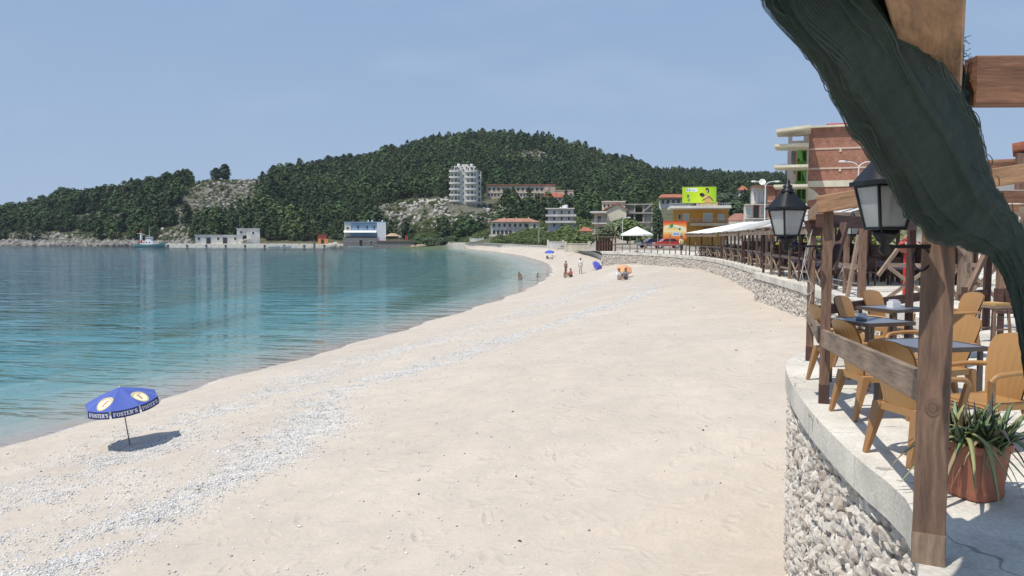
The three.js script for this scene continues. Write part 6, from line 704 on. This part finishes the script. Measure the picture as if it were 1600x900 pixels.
// ---------------------------------------------------------------- beach umbrellas
function umbrella(label, pos, k, tiltX, tiltZ, colors, print, group) {
  const o = thing('beach_umbrella', label, 'umbrella', pos, 0, group); o.rotation.set(tiltX, 0, tiltZ); const Rr = 0.84 * k, H = 1.52 * k, rise = 0.33 * k, val = 0.17 * k, n = 8;
  mesh('pole', [cyl(0.016, 0.014, H + 0.25, 0, -0.3, 0, 8)], mat([0.2, 0.19, 0.19], 0.4, { metalness: 0.5 }), o); mesh('tip', lathe([[0, H + 0.02], [0.02 * k, H], [0.02 * k, H - 0.03], [0, H - 0.04]].reverse(), 8), Mt.frame, o);
  for (let i = 0; i < n; i++) { const a0 = (i - 0.5) / n * Math.PI * 2 + print.turn, a1 = (i + 0.5) / n * Math.PI * 2 + print.turn; const pt = (u, v) => { const a = lerp(a0, a1, u), chord = Math.cos(Math.PI / n) / Math.cos(a - (a0 + a1) / 2), r = Rr * v * chord, sag = -0.05 * k * Math.sin(Math.PI * u) * v * (1.1 - v * 0.6); return v3(Math.sin(a) * r, H - rise * (0.75 * v + 0.25 * v * v) - 0.02 + sag, Math.cos(a) * r); };
    const pan = mesh('canopy_panel', grid(8, 10, (u, v) => pt(u, 1 - v * 0.999), (u, v) => { const w = (1 - v); return [0.5 + (u - 0.5) * w, v]; }), mat(0xffffff, 0.75, { physical: true, transmission: 0.12, thickness: 0, map: print.panel(i), side: THREE.DoubleSide }), o);
    mesh('valance', grid(8, 2, (u, v) => { const p = pt(lerp(0.035, 0.965, u), 1); return v3(p.x * (1 + 0.03 * (1 - v)), p.y - (1 - v) * val, p.z * (1 + 0.03 * (1 - v))); }, (u, v) => [u, v]), mat(0xffffff, 0.75, { map: print.valance(i), side: THREE.DoubleSide }), o);
    mesh('rib', bar(pt(0, 0.05).add(v3(0, -0.012, 0)), pt(0, 0.985).add(v3(0, -0.012, 0)), 0.008 * k), Mt.metal, o); }
  return o;
}
{ const BL = '#4a60b0', DK = '#2b3768';
  const oval = canvasTex(256, 256, (c, w, h) => { c.fillStyle = BL; c.fillRect(0, 0, w, h); c.save(); c.translate(128, 176); c.scale(1.6, 1.45); c.fillStyle = '#f1ecc4'; c.beginPath(); c.ellipse(0, 0, 45, 45, 0, 0, 7); c.fill(); c.strokeStyle = '#d8b23a'; c.lineWidth = 5; c.beginPath(); c.ellipse(0, 0, 41, 41, 0, 0, 7); c.stroke(); c.strokeStyle = '#2f3a7e'; c.lineWidth = 3; c.beginPath(); c.arc(0, 0, 34, 3.5, 5.9); c.stroke(); c.fillStyle = '#b9342f'; c.font = 'bold italic 52px serif'; c.textAlign = 'center'; c.fillText('F', 0, 18); c.restore(); });
  oval.flipY = true; const plain = canvasTex(16, 16, (c, w, h) => { c.fillStyle = BL; c.fillRect(0, 0, w, h); });
  const val = canvasTex(512, 128, (c, w, h) => { c.fillStyle = DK; c.fillRect(0, 0, w, h); c.fillStyle = '#eef0f5'; c.font = 'bold 92px serif'; c.textAlign = 'center'; c.save(); c.translate(w / 2, 98); c.scale(1.02, 1); c.fillText("FOSTER'S", 0, 0, 470); c.restore(); });
  umbrella("blue beach umbrella with white FOSTER'S lettering and cream oval emblems near the water", sandAt(203, 696), 1, 0.14, 0.07, null, { turn: 0.53, panel: i => [1, 3, 5, 7].includes(i) ? oval : plain, valance: () => val });
  const solid = hex => { const t = canvasTex(8, 8, (c, w, h) => { c.fillStyle = hex; c.fillRect(0, 0, w, h); }); return { turn: 0, panel: () => t, valance: () => t }; };
  const two = (a, b) => { const s = solid(a), q = solid(b); return { turn: 0, panel: i => (i % 2 ? s : q).panel(), valance: i => (i % 2 ? s : q).valance() }; };
  umbrella('small blue umbrella nearest the far water edge', sandAt(859, 404), 1.35, 0.1, 0.05, null, two('#3c59c0', '#4a68cc'), 'distant beach umbrellas'); umbrella('blue umbrella tipped over on its side in mid beach', sandAt(925, 423), 0.8, 0.75, -0.7, null, two('#5a62c4', '#4d55b8'), 'distant beach umbrellas'); umbrella('peach-orange umbrella leaning on the sand below the promenade', sandAt(973, 434), 0.78, 0.55, -0.1, null, two('#e0a878', '#d89a66'), 'distant beach umbrellas'); }
// ---------------------------------------------------------------- people
function body(joints, bones, res = 46) { // smooth union of tapered capsules
  const min = v3(1e9, 1e9, 1e9), max = v3(-1e9, -1e9, -1e9); for (const k in joints) { const [x, y, z, r] = joints[k]; min.min(v3(x - r, y - r, z - r)); max.max(v3(x + r, y + r, z + r)); }
  const c = min.clone().add(max).multiplyScalar(0.5), half = Math.max(max.x - min.x, max.y - min.y, max.z - min.z) / 2 * 1.12; const mc = new MarchingCubes(res, new THREE.MeshBasicMaterial(), false, false, 40000); mc.isolation = 0;
  for (let k = 0; k < res; k++) for (let j = 0; j < res; j++) for (let i = 0; i < res; i++) { const p = v3((i - res / 2) / (res / 2) * half + c.x, (j - res / 2) / (res / 2) * half + c.y, (k - res / 2) / (res / 2) * half + c.z); let d = 1e9; for (const [a, b] of bones) { const A = joints[a], B = joints[b], ab = v3(B[0] - A[0], B[1] - A[1], B[2] - A[2]), ap = v3(p.x - A[0], p.y - A[1], p.z - A[2]), t = clamp(ap.dot(ab) / Math.max(1e-6, ab.lengthSq())); const q = ap.addScaledVector(ab, -t).length() - lerp(A[3], B[3], t); const h = clamp(0.5 + 0.5 * (d - q) / 0.03); d = d > 1e8 ? q : lerp(d, q, h) - 0.03 * h * (1 - h); } mc.field[i + j * res + k * res * res] = -d; }
  mc.update(); const n = mc.count; const g = new THREE.BufferGeometry(); const pos = mc.positionArray.slice(0, n * 3), nor = mc.normalArray.slice(0, n * 3); for (let i = 0; i < n; i++) { pos[i * 3] = pos[i * 3] * half + c.x; pos[i * 3 + 1] = pos[i * 3 + 1] * half + c.y; pos[i * 3 + 2] = pos[i * 3 + 2] * half + c.z; } g.setAttribute('position', new THREE.BufferAttribute(pos, 3)); g.setAttribute('normal', new THREE.BufferAttribute(nor, 3)); return g;
}
const stand = { head: [0, 1.6, 0.02, 0.10], jaw: [0, 1.53, 0.04, 0.07], neck: [0, 1.45, 0, 0.055], chest: [0, 1.25, 0, 0.145], waist: [0, 1.05, 0, 0.12], hip: [0, 0.92, 0, 0.14], ls: [-0.18, 1.38, 0, 0.06], rs: [0.18, 1.38, 0, 0.06], le: [-0.25, 1.1, 0.02, 0.042], re: [0.25, 1.1, -0.02, 0.042], lh: [-0.24, 0.86, 0.1, 0.035], rh: [0.24, 0.86, 0.06, 0.035], lhip: [-0.09, 0.88, 0, 0.09], rhip: [0.09, 0.88, 0, 0.09], lk: [-0.1, 0.48, 0.04, 0.06], rk: [0.1, 0.48, -0.03, 0.06], la: [-0.1, 0.09, 0.02, 0.042], ra: [0.1, 0.09, -0.1, 0.042], lt: [-0.11, 0.04, 0.14, 0.035], rt: [0.11, 0.04, 0.03, 0.035] };
const bones = [['head', 'jaw'], ['jaw', 'neck'], ['neck', 'chest'], ['chest', 'waist'], ['waist', 'hip'], ['chest', 'ls'], ['chest', 'rs'], ['ls', 'le'], ['rs', 're'], ['le', 'lh'], ['re', 'rh'], ['hip', 'lhip'], ['hip', 'rhip'], ['lhip', 'lk'], ['rhip', 'rk'], ['lk', 'la'], ['rk', 'ra'], ['la', 'lt'], ['ra', 'rt']];
const sit = { ...stand, head: [0, 0.82, 0.04, 0.10], jaw: [0, 0.75, 0.07, 0.07], neck: [0, 0.68, 0, 0.055], chest: [0, 0.48, -0.02, 0.145], waist: [0, 0.28, -0.03, 0.13], hip: [0, 0.15, 0, 0.15], ls: [-0.18, 0.6, 0, 0.06], rs: [0.18, 0.6, 0, 0.06], le: [-0.27, 0.36, 0.1, 0.042], re: [0.27, 0.36, 0.1, 0.042], lh: [-0.16, 0.32, 0.34, 0.035], rh: [0.16, 0.32, 0.34, 0.035], lhip: [-0.09, 0.14, 0.05, 0.09], rhip: [0.09, 0.14, 0.05, 0.09], lk: [-0.13, 0.42, 0.38, 0.06], rk: [0.13, 0.42, 0.38, 0.06], la: [-0.12, 0.07, 0.62, 0.042], ra: [0.12, 0.07, 0.62, 0.042], lt: [-0.12, 0.04, 0.74, 0.035], rt: [0.12, 0.04, 0.74, 0.035] };
const chairSit = { ...sit, lk: [-0.12, 0.16, 0.42, 0.065], rk: [0.12, 0.16, 0.42, 0.065], la: [-0.12, -0.28, 0.4, 0.042], ra: [0.12, -0.28, 0.4, 0.042], lt: [-0.12, -0.33, 0.52, 0.035], rt: [0.12, -0.33, 0.52, 0.035] };
const gStand = body(stand, bones), gSit = body(sit, bones), gChair = body(chairSit, bones), grow = (J, keys, e) => { const o = {}; for (const k of keys) o[k] = [J[k][0], J[k][1], J[k][2], J[k][3] + e]; return o; };
const cl = (J, keys, prs, e = 0.016) => body(grow(J, keys, e), prs, 30);
const topKeys = ['chest', 'waist', 'hip', 'ls', 'rs', 'le', 're'], topB = [['chest', 'waist'], ['waist', 'hip'], ['chest', 'ls'], ['chest', 'rs'], ['ls', 'le'], ['rs', 're']], shortKeys = ['hip', 'waist', 'lhip', 'rhip', 'lk', 'rk'], shortB = [['waist', 'hip'], ['hip', 'lhip'], ['hip', 'rhip'], ['lhip', 'lk'], ['rhip', 'rk']];
const suit = J => cl({ ...J, w2: [J.hip[0], J.hip[1], J.hip[2], J.hip[3]] }, ['hip', 'lhip', 'rhip'], [['hip', 'lhip'], ['hip', 'rhip']], 0.012);
const clothes = { stand: [cl(stand, topKeys, topB), cl(stand, shortKeys, shortB), suit(stand)], sit: [cl(sit, topKeys, topB), cl(sit, shortKeys, shortB), suit(sit)], chair: [cl(chairSit, topKeys, topB), cl(chairSit, shortKeys, shortB)] };
function hairGeo(J) { const g = new THREE.SphereGeometry(0.112, 12, 8, 0, 6.3, 0, 1.75); g.rotateX(-0.35); g.translate(J.head[0], J.head[1] + 0.015, J.head[2] - 0.01); return clean(g); }
function person(label, pos, turn, pose, skin, top, shorts, group) { const J = pose === 'stand' ? stand : pose === 'sit' ? sit : chairSit, o = thing('person', label, 'person', pos, turn, group); mesh('body', pose === 'stand' ? gStand : pose === 'sit' ? gSit : gChair, skin, o); mesh('hair', hairGeo(J), mat([0.03, 0.022, 0.018], 0.7), o); if (top) mesh('shirt', clothes[pose][0], mat(top, 0.8), o); if (shorts) mesh('shorts', clothes[pose][top ? 1 : 2] || clothes[pose][1], mat(shorts, 0.8), o); return o; }
const gp = 'people on the beach'; 
person('person in dark swimwear standing at the water edge by a seated pair', sandAt(884, 428), 2.4, 'stand', Mt.skinTan, null, [0.02, 0.02, 0.03], gp); person('person sitting on the sand left of the red-shirted one', sandAt(883, 434), 1.2, 'sit', Mt.skinTan, null, [0.03, 0.03, 0.05], gp); person('person in a red top sitting on the sand by the water', sandAt(892, 433), -1.2, 'sit', Mt.skin, [0.5, 0.08, 0.06], [0.1, 0.08, 0.1], gp); person('person in pale clothes walking up the beach alone', sandAt(907, 428), -0.6, 'stand', Mt.skin, [0.7, 0.68, 0.64], [0.6, 0.58, 0.54], gp);
person('person in white sitting below the peach umbrella', sandAt(967, 437), 0.5, 'sit', Mt.skin, [0.75, 0.75, 0.74], [0.5, 0.5, 0.5], gp); person('person in grey sitting right of the one in white', sandAt(978, 437), -0.8, 'sit', Mt.skinTan, [0.2, 0.2, 0.22], [0.12, 0.12, 0.14], gp); person('person sitting under the small far blue umbrella', sandAt(855, 405), 0.3, 'sit', Mt.skinTan, [0.05, 0.05, 0.07], null, gp); person('second person under the small far blue umbrella, in white', sandAt(863, 405), -0.3, 'sit', Mt.skin, [0.5, 0.5, 0.52], null, gp);
const swim = (px, py, label, turn) => { const p = onLevel(px, py, 0); p.y = -0.42; person(label, p, turn, 'sit', Mt.skinTan, null, null, 'bathers in the shallow water'); }; swim(811, 430, 'bather in the water, leftmost of the three', 0.6); swim(814, 434, 'bather in the water close behind the leftmost one', -0.4); swim(840, 432, 'bather nearest the beach, only head and shoulders showing', 1.4);
for (const [x, d, t, pose, top, l] of [[16.6, 47, -1.8, 'stand', [0.05, 0.06, 0.14], 'waiter in dark blue standing under the right lean-to'], [17.4, 46.2, 1, 'stand', [0.7, 0.72, 0.74], 'person in white standing under the right lean-to'], [16.8, 63, -1, 'stand', [0.6, 0.58, 0.55], 'person in pale clothes at the end of the bright lean-to'], [15.4, 72.8, 0.6, 'stand', [0.75, 0.6, 0.3], 'person in yellow standing by the far grey railing']]) person(l, P(x, 0.003, d), t, pose, Mt.skin, top, [0.06, 0.06, 0.08], 'people at the promenade restaurants');
// yellow-green hedge glimpsed behind the lean-tos
{ let i = 0; for (const [x, d, w, l] of [[22, 52, 5, 'yellow-green shrub glimpsed behind the right lean-to'], [22.6, 60, 6, 'yellow-green shrub glimpsed behind the middle lean-to'], [20, 44, 4, 'bright shrub glimpsed behind the slatted lean-to']]) { const o = thing('garden_shrub', l, 'shrub', P(x, -0.05, d), 0, 'garden shrubs behind the lean-tos'); mesh('stem', cyl(0.06, 0.04, 0.6, 0, 0, 0, 6), Mt.postDark, o); const g = crownGeo(240 + i++, 500, roundShape, 0.05); g.scale(w, 2.4, w * 0.6); mesh('foliage', g, leafMat([0.22, 0.24, 0.05]), o); } }
if (HAZE) scene.fog = new THREE.FogExp2(new THREE.Color(0.66, 0.74, 0.84), HAZE);
renderer.render(scene, camera);
